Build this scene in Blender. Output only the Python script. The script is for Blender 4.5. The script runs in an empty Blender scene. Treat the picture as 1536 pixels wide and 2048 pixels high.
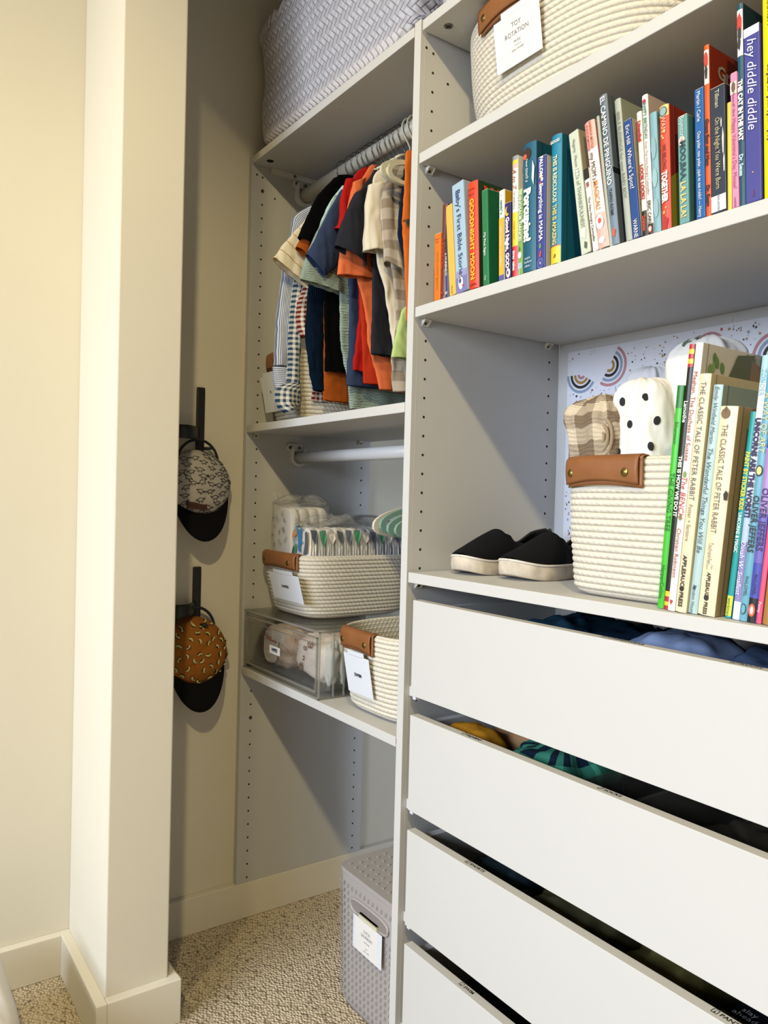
import bpy, bmesh, math, random
from mathutils import Vector, Matrix, noise

S = bpy.context.scene
COL = S.collection
R = math.radians
PI = math.pi

# ------------------------------------------------------------------ camera
CAM = Vector((1.0428, -0.7761, 1.0130))
yaw, pitch, roll = 0.60862, -0.01719, 0.02571
F = Vector((-math.cos(yaw)*math.cos(pitch), math.sin(yaw)*math.cos(pitch), math.sin(pitch)))
r0 = F.cross(Vector((0, 0, 1))).normalized()
u0 = r0.cross(F)
rt = r0*math.cos(roll) + u0*math.sin(roll)
up = -r0*math.sin(roll) + u0*math.cos(roll)
cd = bpy.data.cameras.new('camera')
cam = bpy.data.objects.new('camera', cd)
COL.objects.link(cam)
m = Matrix((rt, up, -F)).transposed().to_4x4()
m.translation = CAM
cam.matrix_world = m
cd.sensor_fit = 'HORIZONTAL'
cd.sensor_width = 36
cd.lens = 36*1553.0/1536
cd.clip_start = 0.02
S.camera = cam

# ------------------------------------------------------------------ light
S.view_settings.view_transform = 'Standard'
S.view_settings.look = 'None'
S.view_settings.gamma = 1
S.view_settings.use_curve_mapping = False
S.view_settings.exposure = 0.07

w = bpy.data.worlds.new('world')
S.world = w
w.use_nodes = True
w.node_tree.nodes['Background'].inputs[0].default_value = (0.75, 0.85, 1.0, 1)
w.node_tree.nodes['Background'].inputs[1].default_value = 0.3

CEIL = 2.75


def lamp(name, kind, loc, energy, color, **kw):
    d = bpy.data.lights.new(name, kind)
    d.energy = energy
    d.color = color
    for k, v in kw.items():
        setattr(d, k, v)
    o = bpy.data.objects.new(name, d)
    o.location = loc
    COL.objects.link(o)
    return o


# recessed warm ceiling lamp of the bedroom, and daylight from its window
for lx, le in ((0.51, 62), (1.75, 140)):
    lamp('ceiling_lamp_light', 'SPOT', (lx, -1.31, 2.72), le, (1.0, 0.82, 0.45), shadow_soft_size=0.055, spot_size=R(152), spot_blend=0.25)
wl = lamp('window_daylight', 'AREA', (0.70, -3.27, 1.65), 70, (0.77, 0.86, 1.0), shape='RECTANGLE', size=2.2, size_y=1.0, spread=R(110))
wl.rotation_euler = (R(90-24), 0, 0)

# daylight from the far right end of the closet, behind the shelving
el = lamp('closet_end_daylight', 'AREA', (1.43, 0.48, 1.0), 4.5, (0.72, 0.82, 1.0), shape='RECTANGLE', size=1.9, size_y=0.18, spread=R(100))
el.rotation_euler = (R(90), R(90), R(90))
el.rotation_euler = Matrix(((0, 0, 1), (0, 1, 0), (-1, 0, 0))).to_euler()

# ------------------------------------------------------------------ colour, materials


def lin(c):
    return tuple((x/12.92 if x <= 0.04045 else ((x+0.055)/1.055)**2.4) for x in c)


ALB = 0.72           # overall reflectance scale: the lamps make up for it


def hexc(h):
    h = h.lstrip('#')
    return tuple(ALB*v for v in lin(tuple(int(h[i:i+2], 16)/255 for i in (0, 2, 4))))


MATS = {}


def base_mat(name, col, rough=0.5, metal=0.0, spec=0.5):
    mt = bpy.data.materials.new(name)
    mt.use_nodes = True
    b = mt.node_tree.nodes['Principled BSDF']
    b.inputs['Base Color'].default_value = (*col, 1)
    b.inputs['Roughness'].default_value = rough
    b.inputs['Metallic'].default_value = metal
    b.inputs['Specular IOR Level'].default_value = spec
    return mt, mt.node_tree, b


def M(h, rough=0.5, metal=0.0, spec=0.5, var=0.0, scale=40, bump=0.0, bscale=200, key=None):
    """plain colour with an optional noise variation and bump"""
    k = key or (h, rough, metal, spec, var, scale, bump, bscale)
    if k in MATS:
        return MATS[k]
    mt, nt, b = base_mat('m_'+str(h).strip('#'), hexc(h) if isinstance(h, str) else h, rough, metal, spec)
    if var or bump:
        tc = nt.nodes.new('ShaderNodeTexCoord')
    if var:
        n = nt.nodes.new('ShaderNodeTexNoise')
        n.inputs['Scale'].default_value = scale
        n.inputs['Detail'].default_value = 4
        nt.links.new(tc.outputs['Object'], n.inputs['Vector'])
        mx = nt.nodes.new('ShaderNodeMix')
        mx.data_type = 'RGBA'
        c = Vector(b.inputs['Base Color'].default_value[:3])
        mx.inputs[6].default_value = (*(c*(1-var)), 1)
        mx.inputs[7].default_value = (*[min(1, x) for x in c*(1+var)], 1)
        nt.links.new(n.outputs['Fac'], mx.inputs[0])
        nt.links.new(mx.outputs[2], b.inputs['Base Color'])
    if bump:
        n2 = nt.nodes.new('ShaderNodeTexNoise')
        n2.inputs['Scale'].default_value = bscale
        n2.inputs['Detail'].default_value = 3
        nt.links.new(tc.outputs['Object'], n2.inputs['Vector'])
        bp = nt.nodes.new('ShaderNodeBump')
        bp.inputs['Strength'].default_value = bump
        bp.inputs['Distance'].default_value = 0.001
        nt.links.new(n2.outputs['Fac'], bp.inputs['Height'])
        nt.links.new(bp.outputs['Normal'], b.inputs['Normal'])
    MATS[k] = mt
    return mt


class N:
    """tiny node expression helper"""
    def __init__(s, nt, sock):
        s.nt, s.s = nt, sock

    def op(s, o, other=None, third=None):
        n = s.nt.nodes.new('ShaderNodeMath')
        n.operation = o
        s.nt.links.new(s.s, n.inputs[0])
        for i, x in ((1, other), (2, third)):
            if x is None:
                continue
            if isinstance(x, N):
                s.nt.links.new(x.s, n.inputs[i])
            else:
                n.inputs[i].default_value = x
        return N(s.nt, n.outputs[0])

    def __add__(s, o): return s.op('ADD', o)
    def __sub__(s, o): return s.op('SUBTRACT', o)
    def __mul__(s, o): return s.op('MULTIPLY', o)
    def frac(s): return s.op('FRACT')
    def floor(s): return s.op('FLOOR')
    def lt(s, o): return s.op('LESS_THAN', o)
    def gt(s, o): return s.op('GREATER_THAN', o)
    def abs(s): return s.op('ABSOLUTE')
    def sin(s): return s.op('SINE')
    def pow(s, o): return s.op('POWER', o)


def uvn(nt):
    u = nt.nodes.new('ShaderNodeUVMap')
    sp = nt.nodes.new('ShaderNodeSeparateXYZ')
    nt.links.new(u.outputs[0], sp.inputs[0])
    return N(nt, sp.outputs[0]), N(nt, sp.outputs[1]), u


def mixc(nt, fac, a, b):
    mx = nt.nodes.new('ShaderNodeMix')
    mx.data_type = 'RGBA'
    nt.links.new(fac.s, mx.inputs[0])
    for i, c in ((6, a), (7, b)):
        if isinstance(c, (tuple, list, Vector)):
            mx.inputs[i].default_value = (*c[:3], 1)
        else:
            nt.links.new(c, mx.inputs[i])
    return mx.outputs[2]


def bump_to(nt, b, height, strength=0.5, dist=0.001):
    bp = nt.nodes.new('ShaderNodeBump')
    bp.inputs['Strength'].default_value = strength
    bp.inputs['Distance'].default_value = dist
    nt.links.new(height.s, bp.inputs['Height'])
    nt.links.new(bp.outputs['Normal'], b.inputs['Normal'])


def noise_n(nt, scale, coord='Object', detail=3):
    tc = nt.nodes.new('ShaderNodeTexCoord')
    n = nt.nodes.new('ShaderNodeTexNoise')
    n.inputs['Scale'].default_value = scale
    n.inputs['Detail'].default_value = detail
    nt.links.new(tc.outputs[coord], n.inputs['Vector'])
    return N(nt, n.outputs['Fac'])


def cloth(name, h, weave=900, rib=False, crinkle=False, heather=0.06):
    if name in MATS:
        return MATS[name]
    mt, nt, b = base_mat('cloth_'+name, hexc(h), 0.9, 0, 0.15)
    b.inputs['Sheen Weight'].default_value = 0.0
    b.inputs['Specular IOR Level'].default_value = 0.04
    c = Vector(hexc(h))
    n = noise_n(nt, 260)
    out = mixc(nt, n, c*(1-heather), c*(1+heather))
    nt.links.new(out, b.inputs['Base Color'])
    u, v, _ = uvn(nt)
    if rib:
        hgt = (u*(2*PI/0.0045)).sin()
        bump_to(nt, b, hgt, 0.5, 0.0006)
    elif crinkle:
        n2 = noise_n(nt, 60, 'Object', 2)
        hgt = ((v*(2*PI/0.006)) + (n2*9.0)).sin() + noise_n(nt, 170)*1.5
        bump_to(nt, b, hgt, 0.6, 0.0012)
    else:
        bump_to(nt, b, noise_n(nt, weave), 0.25, 0.0006)
    MATS[name] = mt
    return mt


def patterned(name, kind, h1, h2, s=0.01, duty=0.5, h3=None, crinkle=False):
    if name in MATS:
        return MATS[name]
    mt, nt, b = base_mat('cloth_'+name, hexc(h1), 0.9, 0, 0.15)
    u, v, _ = uvn(nt)
    if kind == 'ustripe':
        f = (u*(1/s)).frac().lt(duty)
        out = mixc(nt, f, hexc(h1), hexc(h2))
    elif kind == 'vstripe':
        f = (v*(1/s)).frac().lt(duty)
        out = mixc(nt, f, hexc(h1), hexc(h2))
    elif kind == 'gingham':
        f = (u*(1/s)).frac().lt(duty)*0.5 + (v*(1/s)).frac().lt(duty)*0.5
        out = mixc(nt, f, hexc(h1), hexc(h2))
    elif kind == 'check':
        f = (u*(1/s)).frac().lt(duty)*0.5 + (v*(1/s)).frac().lt(duty)*0.5
        tw = ((u+v)*(1/0.0022)).frac().lt(0.5)
        o1 = mixc(nt, f, hexc(h1), hexc(h2))
        out = mixc(nt, tw*0.25*1.0, o1, hexc(h3 or h2))
    nt.links.new(out, b.inputs['Base Color'])
    if crinkle:
        n2 = noise_n(nt, 60, 'Object', 2)
        bump_to(nt, b, ((v*(2*PI/0.006)) + (n2*5.0)).sin()*0.7 + noise_n(nt, 150)*2.0, 0.5, 0.0010)
    else:
        bump_to(nt, b, noise_n(nt, 700), 0.25, 0.0006)
    MATS[name] = mt
    return mt


# melamine, wall paint, carpet, rope, weave
WHITE = M('#d1d0cd', 0.5, spec=0.2, var=0.012, scale=6, key='melamine')
EDGE = WHITE
HOLE = M('#0c0a08', 0.9, key='hole')
RING = M('#d9d4c8', 0.7, key='ring')
PAINT = M('#ede6d3', 0.75, spec=0.3, var=0.015, scale=3, bump=0.12, bscale=90, key='paint')
DARKP = M('#8a8072', 0.8, key='darkpaint')  # unseen bedroom walls, toned dark to cut bounced light
TRIM = M('#f1ead8', 0.5, spec=0.4, var=0.01, scale=4, key='trim')
BLUEWALL = M('#cfd0d2', 0.7, spec=0.3, var=0.01, scale=4, key='inner')
STEEL = M('#9a968c', 0.3, 1.0, key='steel')
BRASS = M('#8f7a45', 0.35, 1.0, key='brass')
PLASTIC = M('#e6e2d4', 0.4, key='plastic')
CREAMPL = M('#ddd8bd', 0.4, key='creamplastic')
GREYPIPE = M('#c9c4b4', 0.4, key='pipe')
CARD = M('#e9edf6', 0.35, key='card')
INK = M('#2b2b2b', 0.6, key='ink')
GREYINK = M('#7d7d80', 0.6, key='greyink')
BLACKPL = M('#0e0d0d', 0.45, key='blackplastic')


def carpet_mat():
    mt, nt, b = base_mat('carpet', (0.4, 0.33, 0.25), 0.97, 0, 0.1)
    tc = nt.nodes.new('ShaderNodeTexCoord')
    mp = nt.nodes.new('ShaderNodeMapping')
    mp.inputs['Rotation'].default_value = (0, 0, R(34))
    mp.inputs['Scale'].default_value = (1.0, 1.5, 1.0)
    nt.links.new(tc.outputs['Object'], mp.inputs['Vector'])
    vo = nt.nodes.new('ShaderNodeTexVoronoi')
    vo.inputs['Scale'].default_value = 125
    vo.inputs['Randomness'].default_value = 0.62
    nt.links.new(mp.outputs[0], vo.inputs['Vector'])
    d = N(nt, vo.outputs['Distance'])
    n1 = noise_n(nt, 420)
    n2 = noise_n(nt, 9)
    n3 = noise_n(nt, 60)
    a = mixc(nt, n1, [1.3*v for v in hexc('#b5a288')], [1.3*v for v in hexc('#fff2d6')])
    a2 = mixc(nt, n2*0.35, a, [1.3*v for v in hexc('#cdbb9e')])
    pit = (d*1.25).pow(2.6).op('MINIMUM', 1.0) * (n3*1.5)
    a3 = mixc(nt, pit.op('MINIMUM', 0.9), a2, hexc('#64533c'))
    nt.links.new(a3, b.inputs['Base Color'])
    hgt = (d*-1.0) + (n1*0.35)
    bump_to(nt, b, hgt, 1.0, 0.006)
    return mt


def rope_mat():
    mt, nt, b = base_mat('cotton_rope', hexc('#e6dfcf'), 0.95, 0, 0.1)
    u, v, _ = uvn(nt)
    n = noise_n(nt, 130)
    st = ((u*(1/0.0105)) + v*0.55 + (n*0.25))
    tw = (st*(2*PI)).sin()
    seam = (v.frac() - 0.5).abs()*2.0
    sm = seam.pow(5.0)
    col = mixc(nt, n, hexc('#d9d1bf'), hexc('#f0eadc'))
    gap = mixc(nt, sm*0.55, col, hexc('#a3977f'))
    nt.links.new(gap, b.inputs['Base Color'])
    bump_to(nt, b, tw*0.35 + noise_n(nt, 380)*1.2 - sm*1.4, 0.5, 0.0015)
    return mt


def weave_mat():
    mt, nt, b = base_mat('woven_strip', hexc('#d2cdd0'), 0.55, 0, 0.4)
    u, v, _ = uvn(nt)
    s = 1/0.0155
    p = (u + v*1.0)*s
    q = (u - v*1.0)*s
    k = ((p.floor() - q.floor())*0.25).frac().lt(0.49)
    fp = ((p.frac() - 0.5)*2.0).abs().pow(6.0)
    fq = ((q.frac() - 0.5)*2.0).abs().pow(6.0)
    k2 = k*-1.0 + 1.0
    across = k*fq + k2*fp
    bow_p = ((p*0.5).frac()*(2*PI)).sin()
    bow_q = ((q*0.5).frac()*(2*PI)).sin()
    height = across*-1.0 + (k*bow_p + k2*bow_q)*0.35 + k*0.25
    c1 = mixc(nt, k, hexc('#f1ebea'), hexc('#e2dbdb'))  # tone per strip direction stands in for differing sheen
    c2 = mixc(nt, across.pow(2.0)*0.55, c1, hexc('#857e78'))
    nt.links.new(c2, b.inputs['Base Color'])
    bump_to(nt, b, height, 0.9, 0.0028)
    return mt


def leather_mat():
    mt, nt, b = base_mat('leather', hexc('#b0713f'), 0.5, 0, 0.4)
    n = noise_n(nt, 25)
    n2 = noise_n(nt, 300)
    nt.links.new(mixc(nt, n, hexc('#7d4b25'), hexc('#9c6538')), b.inputs['Base Color'])
    bump_to(nt, b, n2, 0.3, 0.0006)
    return mt


def clear_mat(name, tint=(0.86, 0.86, 0.82), gloss=0.12, rough=0.08, opac=0.0, opc=(0.8, 0.8, 0.8)):
    if name in MATS:
        return MATS[name]
    mt = bpy.data.materials.new(name)
    mt.use_nodes = True
    nt = mt.node_tree
    nt.nodes.clear()
    out = nt.nodes.new('ShaderNodeOutputMaterial')
    tr = nt.nodes.new('ShaderNodeBsdfTransparent')
    tr.inputs[0].default_value = (*tint, 1)
    gl = nt.nodes.new('ShaderNodeBsdfGlossy')
    gl.inputs['Roughness'].default_value = rough
    mx = nt.nodes.new('ShaderNodeMixShader')
    lw = nt.nodes.new('ShaderNodeLayerWeight')
    lw.inputs[0].default_value = 0.35
    f = (N(nt, lw.outputs['Fresnel'])*0.35 + gloss).op('MINIMUM', 1.0)
    nt.links.new(f.s, mx.inputs[0])
    nt.links.new(tr.outputs[0], mx.inputs[1])
    nt.links.new(gl.outputs[0], mx.inputs[2])
    last = mx.outputs[0]
    if opac:
        df = nt.nodes.new('ShaderNodeBsdfDiffuse')
        df.inputs[0].default_value = (*opc, 1)
        m2 = nt.nodes.new('ShaderNodeMixShader')
        m2.inputs[0].default_value = opac
        nt.links.new(last, m2.inputs[1])
        nt.links.new(df.outputs[0], m2.inputs[2])
        last = m2.outputs[0]
    nt.links.new(last, out.inputs[0])
    MATS[name] = mt
    return mt


CARPET = carpet_mat()
ROPE = rope_mat()
WEAVE = weave_mat()
LEATHER = leather_mat()
ACRYL = clear_mat('clear_acrylic', (0.975, 0.975, 0.96), 0.02, 0.03, 0.02, (.8, .8, .75))
ACRYL_EDGE = clear_mat('acrylic_edge', (0.72, 0.72, 0.68), 0.15, 0.1, 0.15, (0.75, 0.75, 0.7))
BAG = clear_mat('clear_bag', (0.985, 0.985, 0.98), 0.0, 0.18, 0.07, (0.85, 0.85, 0.84))

# ------------------------------------------------------------------ mesh builder


class MB:
    def __init__(s):
        s.bm = bmesh.new()
        s.uv = s.bm.loops.layers.uv.new('UVMap')
        s.mats = []

    def mi(s, mat):
        if mat not in s.mats:
            s.mats.append(mat)
        return s.mats.index(mat)

    def box(s, x0, x1, y0, y1, z0, z1, mat, bev=0.0, M4=None, seg=2):
        r = bmesh.ops.create_cube(s.bm, size=1)
        vs = r['verts']
        for v in vs:
            v.co = Vector((x0+(v.co.x+.5)*(x1-x0), y0+(v.co.y+.5)*(y1-y0), z0+(v.co.z+.5)*(z1-z0)))
        fs = {f for v in vs for f in v.link_faces}
        i = s.mi(mat)
        for f in fs:
            f.material_index = i
        if bev:
            es = list({e for f in fs for e in f.edges})
            rr = bmesh.ops.bevel(s.bm, geom=es, offset=bev, segments=seg, affect='EDGES', profile=.5)
            vs = list({v for f in rr['faces'] for v in f.verts} | {v for v in vs if v.is_valid})
            for f in rr['faces']:
                f.material_index = i
            for v in list(vs):
                for f in v.link_faces:
                    vs += [x for x in f.verts]
            vs = list(set(vs))
        if M4 is not None:
            for v in vs:
                v.co = M4 @ v.co
        return vs

    def poly(s, pts, mat, uvs=None):
        vs = [s.bm.verts.new(p) for p in pts]
        try:
            f = s.bm.faces.new(vs)
        except ValueError:
            return None
        f.material_index = s.mi(mat)
        if uvs:
            for l, q in zip(f.loops, uvs):
                l[s.uv].uv = q
        return f

    def prism(s, pts, off, mat):
        """closed polygon pts (3D) extruded by vector off"""
        a = [Vector(p) for p in pts]
        off = Vector(off)
        i = s.mi(mat)
        va = [s.bm.verts.new(p) for p in a]
        vb = [s.bm.verts.new(p+off) for p in a]
        n = len(a)
        fs = [s.bm.faces.new(va[::-1]), s.bm.faces.new(vb)]
        for k in range(n):
            fs.append(s.bm.faces.new((va[k], va[(k+1) % n], vb[(k+1) % n], vb[k])))
        for f in fs:
            f.material_index = i
        return va+vb

    def grid(s, fn, nu, nv, mat, wrap=False, smooth=True, uvf=None, cap0=False, cap1=False):
        """fn(i,j)->Vector, i along u (maybe wrapped), j along v"""
        mi = s.mi(mat)
        V = [[s.bm.verts.new(fn(i, j)) for i in range(nu)] for j in range(nv)]
        for j in range(nv-1):
            for i in range(nu if wrap else nu-1):
                i2 = (i+1) % nu
                f = s.bm.faces.new((V[j][i], V[j][i2], V[j+1][i2], V[j+1][i]))
                f.material_index = mi
                f.smooth = smooth
                if uvf:
                    for l, (a, b) in zip(f.loops, ((i, j), (i+1, j), (i+1, j+1), (i, j+1))):
                        l[s.uv].uv = uvf(a, b)
        for c, row in ((cap0, 0), (cap1, nv-1)):
            if c:
                f = s.bm.faces.new(V[row] if row else V[row][::-1])
                f.material_index = mi
                f.smooth = False
        return V

    def tube(s, pts, r, mat, n=10, cap=True):
        pts = [Vector(p) for p in pts]
        rings = []
        prev = None
        for k, p in enumerate(pts):
            t = (pts[min(k+1, len(pts)-1)] - pts[max(k-1, 0)]).normalized()
            if prev is None:
                a = t.orthogonal().normalized()
            else:
                a = (prev - t*prev.dot(t))
                a = a.normalized() if a.length > 1e-6 else t.orthogonal().normalized()
            prev = a
            b = t.cross(a)
            rr = r(k/(len(pts)-1)) if callable(r) else r
            rings.append([p + (a*math.cos(2*PI*i/n)+b*math.sin(2*PI*i/n))*rr for i in range(n)])
        s.grid(lambda i, j: rings[j][i], n, len(pts), mat, wrap=True, cap0=cap, cap1=cap)

    def disc(s, c, ax, r, mat, n=14, h=0.0, sx=1.0):
        """disc at c with normal ax, thickness h"""
        ax = Vector(ax).normalized()
        a = ax.orthogonal().normalized()
        b = ax.cross(a)
        c = Vector(c)
        pts = [c + (a*math.cos(2*PI*i/n)*sx+b*math.sin(2*PI*i/n))*r for i in range(n)]
        if h:
            s.prism(pts, ax*h, mat)
        else:
            s.poly(pts, mat)

    def text(s, string, size, mat, M4, bold=0.0, shear=0.0, sx=1.0, align='CENTER'):
        me = text_mesh(string, bold, shear, align)
        i = s.mi(mat)
        T = M4 @ Matrix.Diagonal((size*sx, size, size, 1))
        vs = [s.bm.verts.new(T @ Vector(co)) for co in me[0]]
        for p in me[1]:
            try:
                f = s.bm.faces.new([vs[k] for k in p])
                f.material_index = i
            except ValueError:
                pass
        return me[2]*size*sx

    def build(s, name, parent=None, loc=None, recalc=False, mods=None):
        if recalc:
            bmesh.ops.recalc_face_normals(s.bm, faces=s.bm.faces)
        me = bpy.data.meshes.new(name)
        s.bm.to_mesh(me)
        s.bm.free()
        for mt in s.mats:
            me.materials.append(mt)
        o = bpy.data.objects.new(name, me)
        COL.objects.link(o)
        if parent is not None:
            o.parent = parent
            o.matrix_parent_inverse = parent.matrix_world.inverted() if parent.type == 'EMPTY' else Matrix.Translation(-parent.location)
        if mods:
            for mk, kw in mods:
                md = o.modifiers.new(mk, mk)
                for a, b in kw.items():
                    setattr(md, a, b)
        return o


TXT = {}


def text_mesh(string, bold, shear, align):
    k = (string, bold, shear, align)
    if k in TXT:
        return TXT[k]
    cu = bpy.data.curves.new('t', 'FONT')
    cu.body = string
    cu.size = 1.0
    cu.offset = bold
    cu.shear = shear
    cu.align_x = align
    cu.align_y = 'CENTER'
    cu.resolution_u = 2
    cu.fill_mode = 'FRONT'
    o = bpy.data.objects.new('t', cu)
    COL.objects.link(o)
    dg = bpy.context.evaluated_depsgraph_get()
    dg.update()
    me = o.evaluated_get(dg).to_mesh()
    vs = [tuple(v.co) for v in me.vertices]
    ps = [tuple(p.vertices) for p in me.polygons]
    wd = (max(v[0] for v in vs)-min(v[0] for v in vs)) if vs else 0
    TXT[k] = (vs, ps, wd)
    o.evaluated_get(dg).to_mesh_clear()
    bpy.data.objects.remove(o)
    bpy.data.curves.remove(cu)
    return TXT[k]


def frame_mat(origin, xdir, ydir):
    x = Vector(xdir).normalized()
    y = Vector(ydir).normalized()
    z = x.cross(y)
    m4 = Matrix((x, y, z)).transposed().to_4x4()
    m4.translation = Vector(origin)
    return m4


def empty(name, loc, label, cat, group=None):
    o = bpy.data.objects.new(name, None)
    o.empty_display_size = 0.05
    o.location = loc
    o.matrix_world = Matrix.Translation(Vector(loc))
    COL.objects.link(o)
    return tag(o, label, cat, group)


def tag(o, label, cat, group=None, kind=None):
    o['label'] = label
    o['category'] = cat
    if group:
        o['group'] = group
    if kind:
        o['kind'] = kind
    return o


def struct(o):
    o['kind'] = 'structure'
    return o


def nz(x, y, z=0.0):
    return noise.noise(Vector((x, y, z)))


# ------------------------------------------------------------------ room
XW = -0.663          # left wall plane (bedroom and closet share it)
YB = 0.60            # back wall of the closet
BBZ = 0.0855
b = MB(); b.box(XW-0.1, 3.4, -3.4, YB+0.1, -0.05, 0, CARPET); struct(b.build('floor'))
b = MB(); b.box(XW-0.1, 3.4, -3.4, YB+0.1, CEIL, CEIL+0.05, M('#c9c0b0', 0.8, key='ceilpaint')); struct(b.build('ceiling'))
b = MB(); b.box(XW-0.1, XW, -3.4, YB+0.1, 0, CEIL, PAINT); struct(b.build('wall_left'))
b = MB(); b.box(XW, 1.60, YB, YB+0.1, 0, CEIL, BLUEWALL); struct(b.build('wall_back'))
b = MB()
b.box(XW, -0.391, -0.373, -0.254, 0, CEIL, PAINT, 0.003)
b.box(-0.392, 1.45, -0.373, -0.254, 2.08, CEIL, PAINT)
b.box(1.45, 3.3, -0.373, -0.254, 0, CEIL, PAINT)
struct(b.build('wall_front'))
b = MB(); b.box(1.45, 1.60, -0.254, YB, 0, CEIL, PAINT); struct(b.build('wall_right'))
b = MB(); b.box(3.3, 3.4, -3.4, -0.373, 0, CEIL, DARKP); struct(b.build('wall_bedroom_right'))
b = MB()
b.box(XW, -0.45, -3.4, -3.3, 0, CEIL, DARKP)
b.box(1.85, 3.3, -3.4, -3.3, 0, CEIL, DARKP)
b.box(-0.45, 1.85, -3.4, -3.3, 0, 1.1, DARKP)
b.box(-0.45, 1.85, -3.4, -3.3, 2.2, CEIL, DARKP)
struct(b.build('wall_rear'))
# baseboards
T = 0.0185


def baseboard(name, x0, x1, y0, y1):
    q = MB(); q.box(x0, x1, y0, y1, 0, BBZ, TRIM, 0.0018)
    return struct(q.build(name))


baseboard('baseboard_left', XW, XW+T, -3.3, -0.373-T)
baseboard('baseboard_front', XW, -0.391+T+.001, -0.373-T-.001, -0.3725)
baseboard('baseboard_jamb', -0.3915, -0.391+T+.001, -0.3725, -0.254+T+.001)
baseboard('baseboard_jamb_inner', XW+T, -0.3916, -0.2545, -0.254+T)
baseboard('baseboard_closet_left', XW, XW+T-.0005, -0.254, YB)
baseboard('baseboard_closet_back', XW+T, 1.45, YB-T, YB)

# ------------------------------------------------------------------ closet organizer
XL = -0.6456
D = 0.352
PT = 0.0174
ZT = 1.8045          # top face of the top shelf
HZ = 0.0088


unit = empty('closet_organizer', (-0.01, 0.17, 0), 'built-in white closet shelving with a central divider, drilled side panels and drawers', 'closet organizer')


def holes(q, X, sgn, cols, z_first, ks):
    for (y, kk) in cols:
        for k in kk:
            z = z_first-0.032*k
            q.disc((X+sgn*0.0001, y, z), (sgn, 0, 0), 0.0031, RING, 14)
            q.disc((X+sgn*0.0002, y, z), (sgn, 0, 0), 0.0024, HOLE, 12)


hf, hb = 0.0272, 0.3255
q = MB()
q.box(XL-PT, XL, 0, D, BBZ, 1.809, WHITE, 0.0006, seg=1)
holes(q, XL, 1, [(hf, [k for k in range(0, 53) if k not in (1, 19, 36, 37, 40)]), (hb, [k for k in range(0, 53) if k not in (19, 37)])], 1.7625+0.0, None)
q.disc((XL+.0002, 0.0125, 1.7655), (1, 0, 0), 0.0024, HOLE)
q.disc((XL+.0002, 0.060, 1.7205), (1, 0, 0), 0.0024, HOLE)
for z in (1.7625-0.032, 1.7625-1.28):
    q.disc((XL+.0001, hf, z), (1, 0, 0), 0.0042, STEEL, 16, h=0.0008)
    q.disc((XL+.0012, hf, z), (1, 0, 0), 0.0014, HOLE, 8)
side = q.build('side_panel', unit)

q = MB()
q.box(-PT, 0, 0, D, 0, 1.809, WHITE, 0.0006, seg=1)
holes(q, 0, 1, [(hf, [k for k in range(0, 28) if k not in (5, 6, 13, 14)]), (hb, [k for k in range(0, 28) if k not in (5, 6, 13, 14)])], 1.7605, None)
holes(q, 0, 1, [(hf, [34, 40, 46])], 1.7605, None)
holes(q, -PT, -1, [(hf, range(0, 52)), (hb, range(0, 52))], 1.7605, None)
q.disc((.0002, 0.0125, 1.7655), (1, 0, 0), 0.0024, HOLE)
q.disc((.0002, 0.060, 1.7205), (1, 0, 0), 0.0024, HOLE)
q.box(0.0, 0.0002, 0.0098, 0.0102, 0.0, 1.80, RING)
q.build('divider_panel', unit)
q = MB(); q.box(0.775, 0.775+PT, 0, D, 0, 1.809, WHITE, 0.0006, seg=1); q.build('side_panel', unit)

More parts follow.
